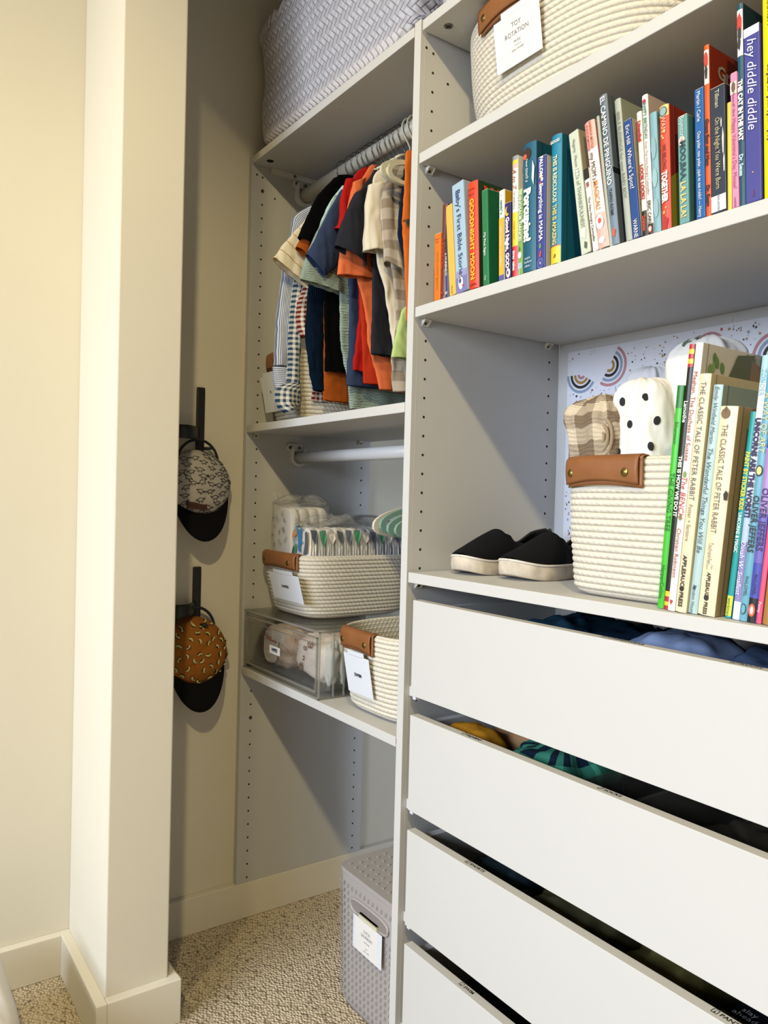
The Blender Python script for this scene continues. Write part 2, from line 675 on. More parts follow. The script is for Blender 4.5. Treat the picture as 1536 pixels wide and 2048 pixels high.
RX0, RX1 = 0.0045, 0.7735
shelves = [('L', ZT), ('L', 1.177), ('L', 0.608), ('R', ZT), ('R', 1.5860), ('R', 1.3325), ('R', 0.8912)]
for sd, z in shelves:
    x0, x1 = (XL+.0005, -PT-.0015) if sd == 'L' else (RX0, RX1)
    th = 0.0172
    q = MB()
    q.box(x0, x1, 0.0, D, z-th, z, WHITE, 0.001, seg=2)
    if z == ZT:
        # cam screw and plug under the top shelves
        xx = -0.605 if sd == 'L' else 0.040
        yy = 0.026
        if sd == 'L':
            q.disc((xx, yy, z-th-.0002), (0, 0, -1), 0.0085, HOLE, 20)
            q.disc((-0.3, 0.03, z-th-.0002), (0, 0, -1), 0.0012, HOLE, 8)
        else:
            q.disc((xx, yy, z-th-.0001), (0, 0, -1), 0.0075, STEEL, 20, h=.001)
            q.box(xx-.005, xx+.005, yy-.0008, yy+.0008, z-th-.0016, z-th-.001, HOLE)
            q.box(xx-.0008, xx+.0008, yy-.005, yy+.005, z-th-.0016, z-th-.001, HOLE)
        q.disc((xx, 0.058, z-th-.0001), (0, 0, -1), 0.007, WHITE, 20, h=.0005)
    if sd == 'L' and z == 0.608:
        q.box(-PT-.0016, -PT-.0002, 0.0005, 0.004, z-0.012, z-0.002, M('#8d2b22'))
    q.build('shelf', unit)
    if z != ZT:
        for (sx, dr) in ((x0 - .0003 if sd == 'L' else 0.0002, 1), (x1, -1)):
            for yy in ((0.024, 0.318)):
                p = MB()
                xa = sx
                hgt = 0.011
                p.box(min(xa, xa+dr*.011), max(xa, xa+dr*.011), yy-.007, yy+.007, z-th-.0025, z-th-.0002, PLASTIC, .0005)
                p.prism([(xa+dr*.001, yy-.007, z-th-.0025), (xa+dr*.001, yy-.007, z-th-hgt), (xa+dr*.010, yy-.007, z-th-.0025)], (0, .002, 0), PLASTIC)
                p.prism([(xa+dr*.001, yy+.005, z-th-.0025), (xa+dr*.001, yy+.005, z-th-hgt), (xa+dr*.010, yy+.005, z-th-.0025)], (0, .002, 0), PLASTIC)
                p.box(min(xa, xa+dr*.002), max(xa, xa+dr*.002), yy-.007, yy+.007, z-th-hgt, z-th-.0025, PLASTIC)
                p.disc((xa+dr*.0022, yy, z-th-.0065), (dr, 0, 0), 0.0022, M('#5a574f', .4, .8), 10, h=.001)
                p.build('shelf_support', unit)
# rail block under the top shelf in the left bay
q = MB(); q.box(XL+.0003, XL+0.013, 0.046, 0.335, ZT-.0172-.0125, ZT-.0173, PLASTIC, .0008)
q.disc((XL+0.0131, 0.105, ZT-.024), (1, 0, 0), 0.004, STEEL, 14, h=.0008)
q.build('mounting_cleat', unit)
# backing board of the right bay
q = MB(); q.box(0.0, 0.775, D+.0005, D+.006, 0.10, 1.809, BLUEWALL)
q.box(0.3555, 0.3559, D+.0002, D+.0006, 0.90, 1.31, M('#b9b4a8'))
q.build('backing_board', unit)

# drawers
DXL, DXR = 0.020, 0.756
DZ = [(0.688, 0.8465), (0.497, 0.6555), (0.304, 0.4635), (0.113, 0.272)]
BOXM = WHITE
texts = {0: [('UNDERWEAR', 0.403, .030), ('PANTS', 0.575, .026)], 1: [('PAJAMAS', 0.141, .04), ('SOCKS', 0.403, .030)],
         2: [('SHORTS', 0.158, .033), ('PANTS', 0.567, .030)], 3: [('SWIM', 0.152, .030)]}


def icon(q, x, y, z, s, kind):
    """tiny outline picture printed before the word on a drawer label"""
    def seg(a, bb, t=0.0004):
        a = Vector((x+a[0]*s, y+a[1]*s, z)); bb = Vector((x+bb[0]*s, y+bb[1]*s, z))
        d = (bb-a).normalized(); n = Vector((-d.y, d.x, 0))*t
        q.poly([a+n, a-n, bb-n, bb+n], INK)
    sh = {'pants': [(0, 0), (0, 1), (.9, 1), (.9, 0), (.5, 0), (.45, .6), (.4, 0), (0, 0)],
          'socks': [(0, .2), (.4, .3), (.5, 1), (.9, 1), (.8, .1), (.4, 0), (0, .2)],
          'shirt': [(.2, 0), (.2, .6), (0, .7), (.3, 1), (.7, 1), (1, .7), (.8, .6), (.8, 0), (.2, 0)]}[kind]
    for a, bb in zip(sh, sh[1:]):
        seg(a, bb)


for i, (z0, z1) in enumerate(DZ):
    q = MB()
    bx0, bx1 = 0.024, 0.752
    zb, zt = z0+0.012, z1-0.012
    q.box(bx0, bx0+.015, 0.0165, 0.335, zb, zt, BOXM)
    q.box(bx1-.015, bx1, 0.0165, 0.335, zb, zt, BOXM)
    q.box(bx0, bx1, 0.320, 0.335, zb, zt, BOXM)
    q.box(bx0, bx1, 0.0165, 0.335, zb, zb+.008, BOXM)
    dr = q.build('drawer', unit)
    q = MB(); q.box(DXL, DXR, 0.0, 0.0165, z0, z1, WHITE, 0.0008, seg=2)
    fr = q.build('drawer_front', dr)
    for (t, x, wd) in texts[i]:
        p = MB()
        kd = 'socks' if t == 'SOCKS' else ('shirt' if t == 'PAJAMAS' else 'pants')
        icon(p, x, 0.0065, z1+.0004, .0075, kd)
        p.text(t, 0.0085, INK, frame_mat((x+.0095, .0095, z1+.0004), (1, 0, 0), (0, 1, 0)), bold=.02, sx=1.0, align='LEFT')
        p.build('label_lettering', dr)
    q = MB()
    q.box(0.0005, 0.0195, 0.012, 0.33, z0-.006, z0+.010, M('#d5d6d8', .4))
    q.box(0.0200, 0.028, 0.004, 0.014, z0-.007, z0-.0002, M('#e9ebf0', .4), .001)
    q.build('drawer_runner', dr)


# ------------------------------------------------------------------ terrazzo wallpaper
def wallpaper():
    random.seed(5)
    base = M('#e3e6f2', .6, key='paper')
    q = MB()
    x0, x1, z0, z1 = 0.024, 0.774, 0.893, 1.299
    y = D-.0004
    q.box(x0, x1, y-.0004, y, z0, z1, base)
    y -= .0006
    cols = [M(c, .6) for c in ('#1d1d22', '#c99182', '#8a9bb5', '#b08a5a', '#9aa6b8', '#a35a4c', '#2a2a30')]
    arcs = [(0.1225, 1.262, .037, -125, 62+0), (0.058, 1.254, .035, 180, 330), (0.318, 1.262, .029, 0, 150), (0.425, 1.240, .036, 60, 200),
            (0.19, 1.13, .035, 40, 220), (0.05, 1.14, .034, -60, 120), (0.52, 1.262, .034, 180, 340)]
    for k in range(3000):
        cx, cz = random.uniform(x0+.004, x1-.004), random.uniform(z0, z1-.004)
        if any(math.hypot(cx-a[0], cz-a[1]) < a[2]+.004 for a in arcs):
            continue
        s = random.choice((.0013, .0016, .0019, .0024, .0034))*random.uniform(.7, 1.1)
        n = random.choice((3, 4, 4, 5))
        a0 = random.uniform(0, 6)
        pts = [(cx+math.cos(a0+2*PI*t/n)*s*random.uniform(.6, 1.1), y-(k % 7)*1e-6, cz+math.sin(a0+2*PI*t/n)*s*random.uniform(.6, 1.1)) for t in range(n)]
        q.poly(pts, cols[0] if s < .0013 and random.random() < .5 else random.choice(cols))
    ac = [M('#b98289', .6), M('#8c9db8', .6), M('#17171c', .6), M('#a8823f', .6)]
    for (cx, cz, rr, a0, a1) in arcs:
        order = ac if a0 != 180 else [ac[1], ac[2], ac[3], ac[0]]
        for k, c in enumerate(order):
            ro = rr-k*.0085
            ri = ro-.0052
            n = 26
            for t in range(n):
                A, B_ = R(a0+(a1-a0)*t/n), R(a0+(a1-a0)*(t+1)/n)
                q.poly([(cx+math.cos(A)*ro, y, cz+math.sin(A)*ro), (cx+math.cos(B_)*ro, y, cz+math.sin(B_)*ro),
                        (cx+math.cos(B_)*ri, y, cz+math.sin(B_)*ri), (cx+math.cos(A)*ri, y, cz+math.sin(A)*ri)], c)
    return tag(q.build('wallpaper_panel'), 'terrazzo and rainbow patterned paper behind the blanket basket', 'wallpaper')


wallpaper()

# ------------------------------------------------------------------ rods


def rod(z, y, r, mat, lab):
    t = empty('hanging_rod', (-0.33, y, z), lab, 'closet rod', None)
    q = MB()
    q.tube([(XL+.006, y, z), (-PT-.003, y, z)], r, mat, 32)
    q.build('rod', t)
    for (X, s) in ((XL, 1), (-PT, -1)):
        q = MB()
        n = 20
        # U shaped cup
        pr = [(y+math.cos(R(180+180*k/n))*(r+.0075), z+math.sin(R(180+180*k/n))*(r+.0075)) for k in range(n+1)]
        pi_ = [(y+math.cos(R(360-180*k/n))*(r+.0008), z+math.sin(R(360-180*k/n))*(r+.0008)) for k in range(n+1)]
        zt = z+r+.012
        outline = [(y-r-.004, zt)] + pr + [(y+r+.004, zt), (y+r+.0008, zt-.002)] + pi_ + [(y-r-.0008, zt-.002)]
        q.prism([(X+s*.0003, a, c) for a, c in outline], (s*.016, 0, 0), PLASTIC)
        q.disc((X+s*.0003, y, z), (s, 0, 0), r+.0035, PLASTIC, 28, h=.003)
        # ears with screws
        for e in (-1, 1):
            cy, cz = y+e*.0125-.008, z+r+.0115
            q.disc((X+s*.0003, cy, cz), (s, 0, 0), .0095, PLASTIC, 24, h=.007)
        q.box(min(X+s*.0003, X+s*.0073), max(X+s*.0003, X+s*.0073), y-.0205, y+.0045, z+r+.002, z+r+.0205, PLASTIC)
        br = q.build('bracket', t, recalc=True)
        for e in (-1, 1):
            cy, cz = y+e*.0125-.008, z+r+.0115
            q = MB()
            q.disc((X+s*.0074, cy, cz), (s, 0, 0), .0048, STEEL, 16, h=.0008)
            q.disc((X+s*.0084, cy, cz), (s, 0, 0), .0018, HOLE, 8)
            q.build('screw', br)
    return t


rod(1.740, 0.135, 0.0165, GREYPIPE, 'pale grey rod below the top shelf, full of hanging clothes')
rod(1.1065, 0.134, 0.0135, M('#dedede', .35, key='whitepipe'), 'white rod below the middle shelf, carrying the loop hangers above the diapers')

# ------------------------------------------------------------------ rope baskets


def sell(th, n):
    c, s = math.cos(th), math.sin(th)
    return (abs(c)**(2/n)*(1 if c >= 0 else -1), abs(s)**(2/n)*(1 if s >= 0 else -1))


def rope_basket(lab, x0, x1, y0, y1, z0, z1, coils, taper=0.86, n=3.6, handle=None, tagspec=None, sag=0.0, group='rope baskets', flare=0.0):
    cx, cy = (x0+x1)/2, (y0+y1)/2
    a, b_ = (x1-x0)/2, (y1-y0)/2
    h = (z1-z0)
    ch = h/coils
    t = empty('rope_basket', (cx, cy, z0), lab, 'basket', group)
    NT = 150
    per = 7

    def scale(v):         # v 0..coils
        f = v/coils
        s = taper + (1-taper)*math.sin(min(1, f*1.05)*PI/2)**0.85
        edge = min(1, (v+0.02)/1.6)
        return s*(0.90+0.10*math.sin(edge*PI/2))

    def off(v, inward=0.0):
        f = v/coils
        bulge = ch*0.24*(abs(math.sin(PI*(v % 1.0)))**0.75)
        return bulge-inward

    nv = coils*per+1

    def P(th, v, inner=False):
        cxn, cyn = sell(th, n)
        s = scale(v)
        wob = 1+0.006*nz(math.cos(th)*2, math.sin(th)*2, v*.25)
        rad = Vector((cxn*a*s*wob, cyn*b_*s*wob, 0))
        nr = rad.normalized()
        o = off(v) if not inner else -(0.0085-off(v)*0.6)
        z = z0+h*v/coils - sag*(v/coils)**3*max(0, 1-abs(cyn+1)*1.2)
        return Vector((cx, cy, 0)) + rad - nr*(ch*0.30) + nr*o + Vector((0, 0, z))
    # arc length parameter
    L = [0]
    for i in range(NT):
        L.append(L[-1]+(P(2*PI*(i+1)/NT, coils/2)-P(2*PI*i/NT, coils/2)).length)
    q = MB()
    q.grid(lambda i, j: P(2*PI*i/NT, j/per), NT, nv, ROPE, wrap=True, uvf=lambda i, j: (L[i], j/per))
    # rim: rolls over
    rim = [(P(0, coils), 0)]

    def rimP(i, j):
        th = 2*PI*i/NT
        o, inn = P(th, coils), P(th, coils, True)
        f = j/4
        return o.lerp(inn, f)+Vector((0, 0, math.sin(f*PI)*0.0035))
    q.grid(rimP, NT, 5, ROPE, wrap=True, uvf=lambda i, j: (L[i], j/5+.1))
    q.grid(lambda i, j: P(2*PI*i/NT, coils-j/4*1.0, True) if j < (coils-1)*4 else P(2*PI*i/NT, 1, True), NT, (coils-1)*4+1, ROPE, wrap=True, uvf=lambda i, j: (L[i], coils-j/4))
    # bottoms
    q.grid(lambda i, j: Vector((cx, cy, z0+.0005)).lerp(P(2*PI*i/NT, 0), j/6), NT, 7, ROPE, wrap=True, uvf=lambda i, j: (L[i], j))
    q.grid(lambda i, j: Vector((cx, cy, z0+ch)).lerp(P(2*PI*i/NT, 1, True), 1-j/6), NT, 7, ROPE, wrap=True, uvf=lambda i, j: (L[i], j))
    bmesh.ops.remove_doubles(q.bm, verts=q.bm.verts, dist=1e-5)
    q.build('basket_body', t)
    yf = y0   # front outer surface

    def front(z):
        v = (z-z0)/h*coils
        return cy - b_*scale(max(0, min(coils, v))) + 0.0
    if handle:
        hx0, hx1, drop = handle
        q = MB()
        # leather strap folded over the rim; lower edge slightly waisted
        sr = scale(coils)

        def curve(x):
            t_ = min(.999, abs((x-cx)/(a*sr)))
            return b_*sr*(1-(1-t_**n)**(1/n))
        nn = 26
        zt = z1 + .0045 - sag
        fy = front(z1)-.0035

        def strap(layer):
            dz = 0.0 if layer == 0 else -0.007
            o = 0.0 if layer == 0 else 0.0028

            def fn(i, j):
                u = i/nn
                x = hx0+(hx1-hx0)*u + (0.004 if layer else 0)
                low = drop - 0.006*math.sin(PI*u)**1.2 if layer == 0 else drop+.004-0.004*math.sin(PI*u)
                if j <= 8:
                    z = (z1-sag)-low+(j/8)*low
                    y = fy - .0012 + o - 0.0025*math.sin(PI*(j/8)*.8)*(1 if layer == 0 else 0)
                elif j <= 14:
                    A = (j-8)/6*PI
                    y = (fy+.0065) - math.cos(A)*.0078 + o*.3
                    z = (z1-sag)+math.sin(A)*.0048-o*.4
                else:
                    z = (z1-sag)-(j-14)/6*low*0.8
                    y = fy+.0155
                return Vector((x, y+curve(x), z))
            return fn
        for ly in (1, 0):
            q.grid(strap(ly), nn+1, 21, LEATHER)
        hd = q.build('leather_handle', t, mods=[('SOLIDIFY', dict(thickness=.0018, offset=1))])
        wd = hx1-hx0
        for rx in (hx0+wd*.13, hx1-wd*.15):
            q = MB()
            zz = z1-sag-drop*.52
            prof = [(0.0055, 0), (0.0055, .0008), (.0045, .0018), (.0032, .0016), (.0026, .0021), (0.0002, .0023)]
            c = Vector((rx, fy-.0058+curve(rx), zz))
            q.grid(lambda i, j: c+Vector((math.cos(2*PI*i/18)*prof[j][0], -prof[j][1]+.0012, math.sin(2*PI*i/18)*prof[j][0])), 18, len(prof), BRASS, wrap=True)
            q.build('rivet', hd)
    if tagspec:
        tx0, tx1, tz0, tz1, lines, pale = tagspec
        q = MB()
        ya, yb = front(tz0)-.0065, front(tz1)-.0105
        wd, ht = tx1-tx0, math.hypot(tz1-tz0, yb-ya)
        m4 = frame_mat(((tx0+tx1)/2, (ya+yb)/2, (tz0+tz1)/2), (1, 0, 0), (0, yb-ya, tz1-tz0))
        vs = q.box(-wd/2, wd/2, -ht/2, ht/2, -.0006, .0006, CARD, .0004, m4, seg=1)
        q.box(-wd*.32, wd*.32, ht/2-.001, ht/2+.008, -.0006, .0006, CARD, 0, m4)
        if pale:
            q.box(-wd/2+.009, wd/2-.009, -ht/2+.001, ht/2-.001, .0006, .0008, M('#f3f1ec', .5), 0, m4)
        tm = lambda dx, dy: m4 @ Matrix.Translation((dx, dy, .0012))
        for (s_, dy, size, mt, bold) in lines:
            if s_ == '-':
                q.box(-.007, .007, dy-.0002, dy+.0002, .0009, .0011, mt, 0, m4)
            else:
                q.text(s_, size, mt, tm(0, dy), bold=bold)
        q.build('name_tag', t)
    return t


rope_basket('cream rope basket of rolled blankets, beside the black shoes', 0.2980, 0.5150, 0.0225, 0.300, 0.8915, 1.070, 21, 0.925, handle=(0.319, 0.444, .032), n=4.6)
rope_basket('cream rope basket of diapers with a white tag, atop the clear drawer box', -0.632, -0.395, 0.026, 0.345, 0.7455, 0.882, 16, 0.83,
            handle=(-0.597, -0.436, .028), n=4.6,
            tagspec=(-0.548, -0.408, 0.782, 0.8425, [('DIAPERS', 0.002, .0088, INK, .03)], False))
rope_basket('open cream rope basket with a swim tag, on the lowest left shelf', -0.268, -0.020, 0.012, 0.300, 0.6085, 0.766, 17, 0.86, sag=0.004, n=3.8,
            handle=(-0.222, -0.112, .032),
            tagspec=(-0.196, -0.112, 0.648, 0.722, [('SWIM', 0.000, .0095, INK, .03)], False))
rope_basket('cream rope basket behind the hanging sleeves on the middle left shelf', -0.640, -0.430, 0.022, 0.330, 1.1775, 1.333, 17, 0.86,
            handle=(-0.632, -0.52, .036), n=3.2,
            tagspec=(-0.604, -0.520, 1.205, 1.285, [('B', 0.004, .0085, INK, .03)], False))
rope_basket('wide cream rope basket tagged for toy rotation, on the highest right shelf', 0.008, 0.434, 0.026, 0.335, 1.5865, 1.775, 22, 0.86,
            handle=(0.112, 0.238, .036), n=2.7,
            tagspec=(0.160, 0.252, 1.655, 1.7265, [('TOY', .019, .0095, GREYINK, 0), ('ROTATION', .007, .0095, GREYINK, 0), ('MUSIC', -.0045, .005, GREYINK, 0), ('-', -.010, .004, GREYINK, 0), ('EARLY MODES', -.016, .0038, GREYINK, 0)], True))
rope_basket('second rope basket on the highest right shelf, cut off by the picture edge', 0.437, 0.765, 0.020, 0.330, 1.5865, 1.775, 19, 0.86, n=2.7, handle=(0.50, 0.62, .036))


# ------------------------------------------------------------------ woven baskets on top
def woven(lab, x0, x1, y0, y1, z0, z1):
    cx, cy = (x0+x1)/2, (y0+y1)/2
    a, b_ = (x1-x0)/2, (y1-y0)/2
    h = z1-z0
    q = MB()
    NT, NV = 160, 40
    n = 9

    def P(i, j, ins=0.0):
        th = 2*PI*i/NT
        f = j/NV
        c, s_ = sell(th, n)
        # soft bottom, waisted middle and flared rim
        r = 0.955 + 0.02*f + 0.035*f**5
        r *= 1-0.10*(1-min(1, f/0.10))**2
        bx = (1-f)*f*4*0.018*nz(c*1.5, s_*1.5, f*2+x0)
        z = z0+h*f
        if f < .1:
            z += 0.0*(1-f/.1)
        z += 0.034*(abs(c)**16)*max(0, 1-f/.16)
        X = Vector((cx+c*(a*r-ins)+0, cy+s_*(b_*r-ins)+bx, z))
        X.y -= 0.008*math.sin(PI*f)*(-1 if s_ < 0 else 1)*(-1)
        return X
    L = [0]
    for i in range(NT):
        L.append(L[-1]+(P(i+1, NV//2)-P(i, NV//2)).length)
    q.grid(lambda i, j: P(i, j), NT, NV+1, WEAVE, wrap=True, uvf=lambda i, j: (L[i], h*j/NV))
    q.grid(lambda i, j: P(i, NV).lerp(P(i, NV, .006), j/4)+Vector((0, 0, .004*math.sin(PI*j/4))), NT, 5, WEAVE, wrap=True, uvf=lambda i, j: (L[i], h+.003*j))
    q.grid(lambda i, j: P(i, NV-j, .006), NT, NV+1, WEAVE, wrap=True, uvf=lambda i, j: (L[i], h*j/NV))
    q.grid(lambda i, j: Vector((cx, cy, z0)).lerp(P(i, 0), j/4), NT, 5, WEAVE, wrap=True, uvf=lambda i, j: (L[i], .05*j))
    bmesh.ops.remove_doubles(q.bm, verts=q.bm.verts, dist=1e-5)
    # stitched rim band
    o = q.build('woven_basket')
    q = MB()
    for i in range(0, NT, 2):
        p0 = P(i, NV-3)
        p1 = P(i+1, NV)
        d = (P(i+1, NV)-P(i, NV))
        if d.length < 1e-6:
            d = Vector((0, 1, 0))
        nrm = Vector((d.y, -d.x, 0)).normalized()
        q.tube([p0+nrm*.001, (p0+p1)/2+nrm*.0022+Vector((0, 0, .004)), p1+nrm*.0015+Vector((0, 0, .003)), p1-nrm*.004+Vector((0, 0, .003))], .0034, M('#cfc9cb', .55), 6)
    q.build('rim_binding', o)
    return tag(o, lab, 'basket', 'woven baskets on top of the closet')


woven('large pale grey woven basket on top of the left bay', -0.656, -0.024, 0.000, 0.335, 1.8048, 2.085)
woven('pale grey woven basket on top of the right bay', -0.012, 0.560, 0.012, 0.345, 1.8048, 2.115)


# ------------------------------------------------------------------ books
def darker(h, f):
    h = h.lstrip('#')
    return '#' + ''.join('%02x' % max(0, min(255, int(int(h[i:i+2], 16)*f))) for i in (0, 2, 4))


PAGES = M('#e8e0cc', .85, var=.05, scale=300, key='pages')


def book(label, x, w_, h, ang, zs, spine, cover=None, bands=(), txt=(), depth=None, y=0.003, kind='hard', marks=(), group='picture books in the upper row'):
    """x: bottom left of the spine, ang: lean (degrees, + = towards +X), txt: (string, centre fraction from top, size, colour, bold, shear)"""
    depth = depth or min(0.30, max(.14, h*.92))
    cover = cover or spine
    w_ = max(w_, .004)
    o_ang = R(ang)
    piv_x = x
    zoff = 0.0
    if ang < 0:
        zoff = 0.0
    M4 = Matrix.Translation((x, y, zs + (w_*math.sin(o_ang) if ang > 0 else 0) + .0006)) @ Matrix.Rotation(o_ang, 4, 'Y')
    sm = M(spine, .38, spec=.45)
    cm = M(cover, .38, spec=.45)
    q = MB()
    bt = min(.0022, w_*.2) if kind == 'hard' else .0006
    r = .0012
    if kind == 'board':
        q.box(0, w_, 0, depth, 0, h, sm, .0012, M4)
        q.box(w_, w_+.0003, .002, depth-.001, .001, h-.001, cm, 0, M4)
    else:
        q.box(0, bt, 0.002, depth, 0, h, sm, .0003, M4, seg=1)
        q.box(w_-bt, w_, 0.002, depth, 0, h, cm, .0003, M4, seg=1)
        # rounded spine
        n = 8
        bow = min(.003, w_*.18)
        pts = [(w_*k/n, .0022-math.sin(PI*k/n)*bow-.001) for k in range(n+1)]
        ring = [Vector((a, c, 0)) for a, c in pts]+[Vector((w_-.0002, .004, 0)), Vector((.0002, .004, 0))]
        vv = q.prism(ring, (0, 0, h), sm)
        for v_ in vv:
            v_.co = M4 @ v_.co
        # hinge groove: its shade painted as a darker strip on the cover
        if kind == 'hard' and w_ > .009:
            q.box(w_, w_+.0003, .010, .012, .0, h, M(darker(cover, .72), .5), 0, M4)

    def sy(u):
        if kind == 'board':
            return -.0004
        n = 8
        bow = min(.003, w_*.18)
        return .0022-math.sin(PI*u)*bow-.001-.0004
    for (f0, f1, c) in bands:      # colour fields across the spine
        mt = M(c, .4)
        for k in range(6):
            u0_, u1_ = .02+.96*k/6, .02+.96*(k+1)/6
            q.poly([M4 @ Vector(p) for p in ((u0_*w_, sy(u0_)+.0001, h*(1-f1)), (u1_*w_, sy(u1_)+.0001, h*(1-f1)), (u1_*w_, sy(u1_)+.0001, h*(1-f0)), (u0_*w_, sy(u0_)+.0001, h*(1-f0)))], mt)
    # keep neighbouring words on the spine from running into each other
    fit = {}
    vert = sorted([t_ for t_ in txt if not (len(t_) > 7 and t_[7] == 'h')], key=lambda t_: t_[1])
    hor = [t_ for t_ in txt if len(t_) > 7 and t_[7] == 'h']
    for i_, t_ in enumerate(vert):
        wd_ = text_mesh(t_[0], t_[4], t_[5], 'CENTER')[2]*min(t_[2], 1.02*w_)
        room = 2*min(t_[1], 1-t_[1])*h*.96
        for o_t in vert:
            if o_t is t_ or abs((o_t[6] if len(o_t) > 6 else .5)-(t_[6] if len(t_) > 6 else .5)) > .2:
                continue
            wo = text_mesh(o_t[0], o_t[4], o_t[5], 'CENTER')[2]*o_t[2]
            gap = abs(o_t[1]-t_[1])*h
            room = min(room, 2*gap*wd_/(wd_+wo)*.95)
        fit[id(t_)] = min(1, room/wd_)
    for t_ in hor:
        wd_ = text_mesh(t_[0], t_[4], t_[5], 'CENTER')[2]*t_[2]
        fit[id(t_)] = min(1, w_*.9/wd_)
    for tt in txt:
        s_, f, size, c, bold, shear = tt[:6]
        size = min(size, 1.02*w_)
        up_ = tt[6] if len(tt) > 6 else 0.5
        yy = sy(.5)-.00055
        fm = frame_mat((w_*up_, yy, h*(1-f)), (0, 0, -1), (1, 0, 0))
        mode = tt[7] if len(tt) > 7 else ''
        if mode == 'h':
            fm = frame_mat((w_*up_, yy, h*(1-f)), (1, 0, 0), (0, 0, 1))
        sx = fit[id(tt)]
        q.text(s_, size, M(c, .5), M4 @ fm, bold=bold, shear=shear, sx=sx)
    for mk, (px, f, rx, rz, c, nn) in enumerate(marks):     # small printed pictures (blobs) on the spine
        mt = M(c, .5)
        dz_ = .00020+mk*.00003
        q.poly([M4 @ Vector((w_*px+math.cos(2*PI*k/nn+.4)*rx, sy(.5)-dz_, h*(1-f)+math.sin(2*PI*k/nn+.4)*rz)) for k in range(nn)], mt)
    o = q.build('picture_book')
    if kind != 'board':
        p = MB()
        e = .003 if kind == 'hard' else .0006
        p.box(bt+.0001, w_-bt-.0001, .0045, depth-e, e, h-e, PAGES, 0, M4)
        p.build('pages', o)
    else:
        p = MB()
        p.box(.0008, w_-.0008, .001, depth+.0004, .0006, h+.0004, PAGES, 0, M4)
        p.build('pages', o)
    tag(o, label, 'book', group)
    return o, M4


def cover_art(bk, w_, shapes):
    """flat printed shapes on the right-hand cover; pts are (depth, height)"""
    o, M4 = bk
    q = MB()
    for k, (c, pts) in enumerate(shapes):
        q.poly([M4 @ Vector((w_+.0005+k*1e-5, a, z)) for a, z in pts], M(c, .45))
    q.build('cover_picture', o)


ZA = 1.3325
W = '#f2efe6'
book('small orange board book, first at the left end of the upper row', .0503, .0150, .108, -1.3, ZA, '#f3780f', txt=[('GOOD NIGHT MOON', .55, .0062, '#c9861c', .03, 0), ('Brown', .085, .004, '#7a2a08', 0, 0, .5, 'h'), ('Hurd', .13, .004, '#7a2a08', 0, 0, .5, 'h')], kind='board', depth=.13)
book('brown picture book with red spine lettering, beside the small orange one', .0662, .0125, .150, -.3, ZA, '#6b3426', cover='#4a2a20', txt=[('CARIÑITAS', .52, .0095, '#b5361f', .03, 0), ('M', .95, .008, '#c43d20', .03, 0, .5, 'h')], depth=.18)
book('thin black and navy book squeezed beside the worn yellow spine', .0802, .0075, .139, -4.6, ZA, '#191b2c', bands=[(.72, 1, '#2b3a7a')], txt=[('A MURIENDO', .62, .006, '#e8e6e0', .02, 0), ('81', .95, .006, '#f2efe6', .02, 0, .5, 'h')], depth=.16, kind='soft')
book('worn yellow board book leaning left in the upper row', .0895, .0155, .146, -6.3, ZA, '#e6bb55', cover='#d8a53f', txt=[('* Rizzoli', .93, .0045, '#5a4520', 0, .2)], kind='board', depth=.15)
book('pale blue bible story book with purple hills at its foot', .1064, .0270, .174, -6.1, ZA, '#a9c4da', cover='#b4bfcd', bands=[(.86, 1, '#7d7cb4'), (.80, .86, '#9a9cca')], txt=[("Baby's First Bible Stories", .47, .0142, '#2d3a6b', .0, 0)],
     marks=[(.42, .10, .004, .005, '#6c80ad', 5), (.5, .125, .003, .004, '#6c80ad', 6), (.45, .91, .0055, .011, '#f2efe6', 14), (.40, .895, .003, .004, '#3a4a8c', 10), (.62, .945, .002, .0018, '#c4402a', 8)], kind='board', depth=.19)
bk = book('bright orange-red goodnight book with yellow lettering and a leafy cover', .1370, .0212, .164, -3.6, ZA, '#ee4318', cover='#24462a', bands=[(.945, 1, '#e33a14')], txt=[('GOODNIGHT MOON', .54, .0128, '#f3c62e', .03, 0), ('Brown', .072, .0058, '#3a1b10', 0, .2, .48, 'h'), ('Hurd', .122, .0058, '#3a1b10', 0, .2, .42, 'h'), ('HARPER', .965, .0040, '#7a150a', .02, 0, .5, 'h')], depth=.185)
cover_art(bk, .0212, [('#d8491f', [(.015+i*.014, .02+((i*37) % 100)/100*.10), (.030+i*.014, .06+((i*53) % 100)/100*.08), (.034+i*.014, .068+((i*53) % 100)/100*.08), (.021+i*.014, .018+((i*37) % 100)/100*.10)]) for i in range(10)] +
          [('#d8491f', [(.012+i*.014, .158), (.019+i*.014, .158), (.024+i*.014, .128), (.021+i*.014, .126)]) for i in range(11)])
book('plain dark green board book right of the orange-red goodnight book', .1677, .0128, .144, -3.7, ZA, '#1f7a4b', cover='#17663f', txt=[('My First Signs', .57, .0062, '#dfe8df', .02, 0), ('Cap', .92, .0045, '#dfe8df', 0, .3)], kind='board', depth=.155)
book('yellow and white board book with a purple foot in the upper row', .2022, .0108, .132, -2.3, ZA, '#f1eee4', cover='#d2a224', bands=[(.31, .94, '#e2b23b'), (.94, 1, '#5a5a9c')], txt=[('cantic*s', .19, .0066, '#2a8a8a', .03, 0), ('Little Chickies · Los pollitos', .62, .0052, '#f2e6c0', .02, 0), ('by', .06, .003, '#555555', 0, 0, .5, 'h')], kind='board', depth=.135)
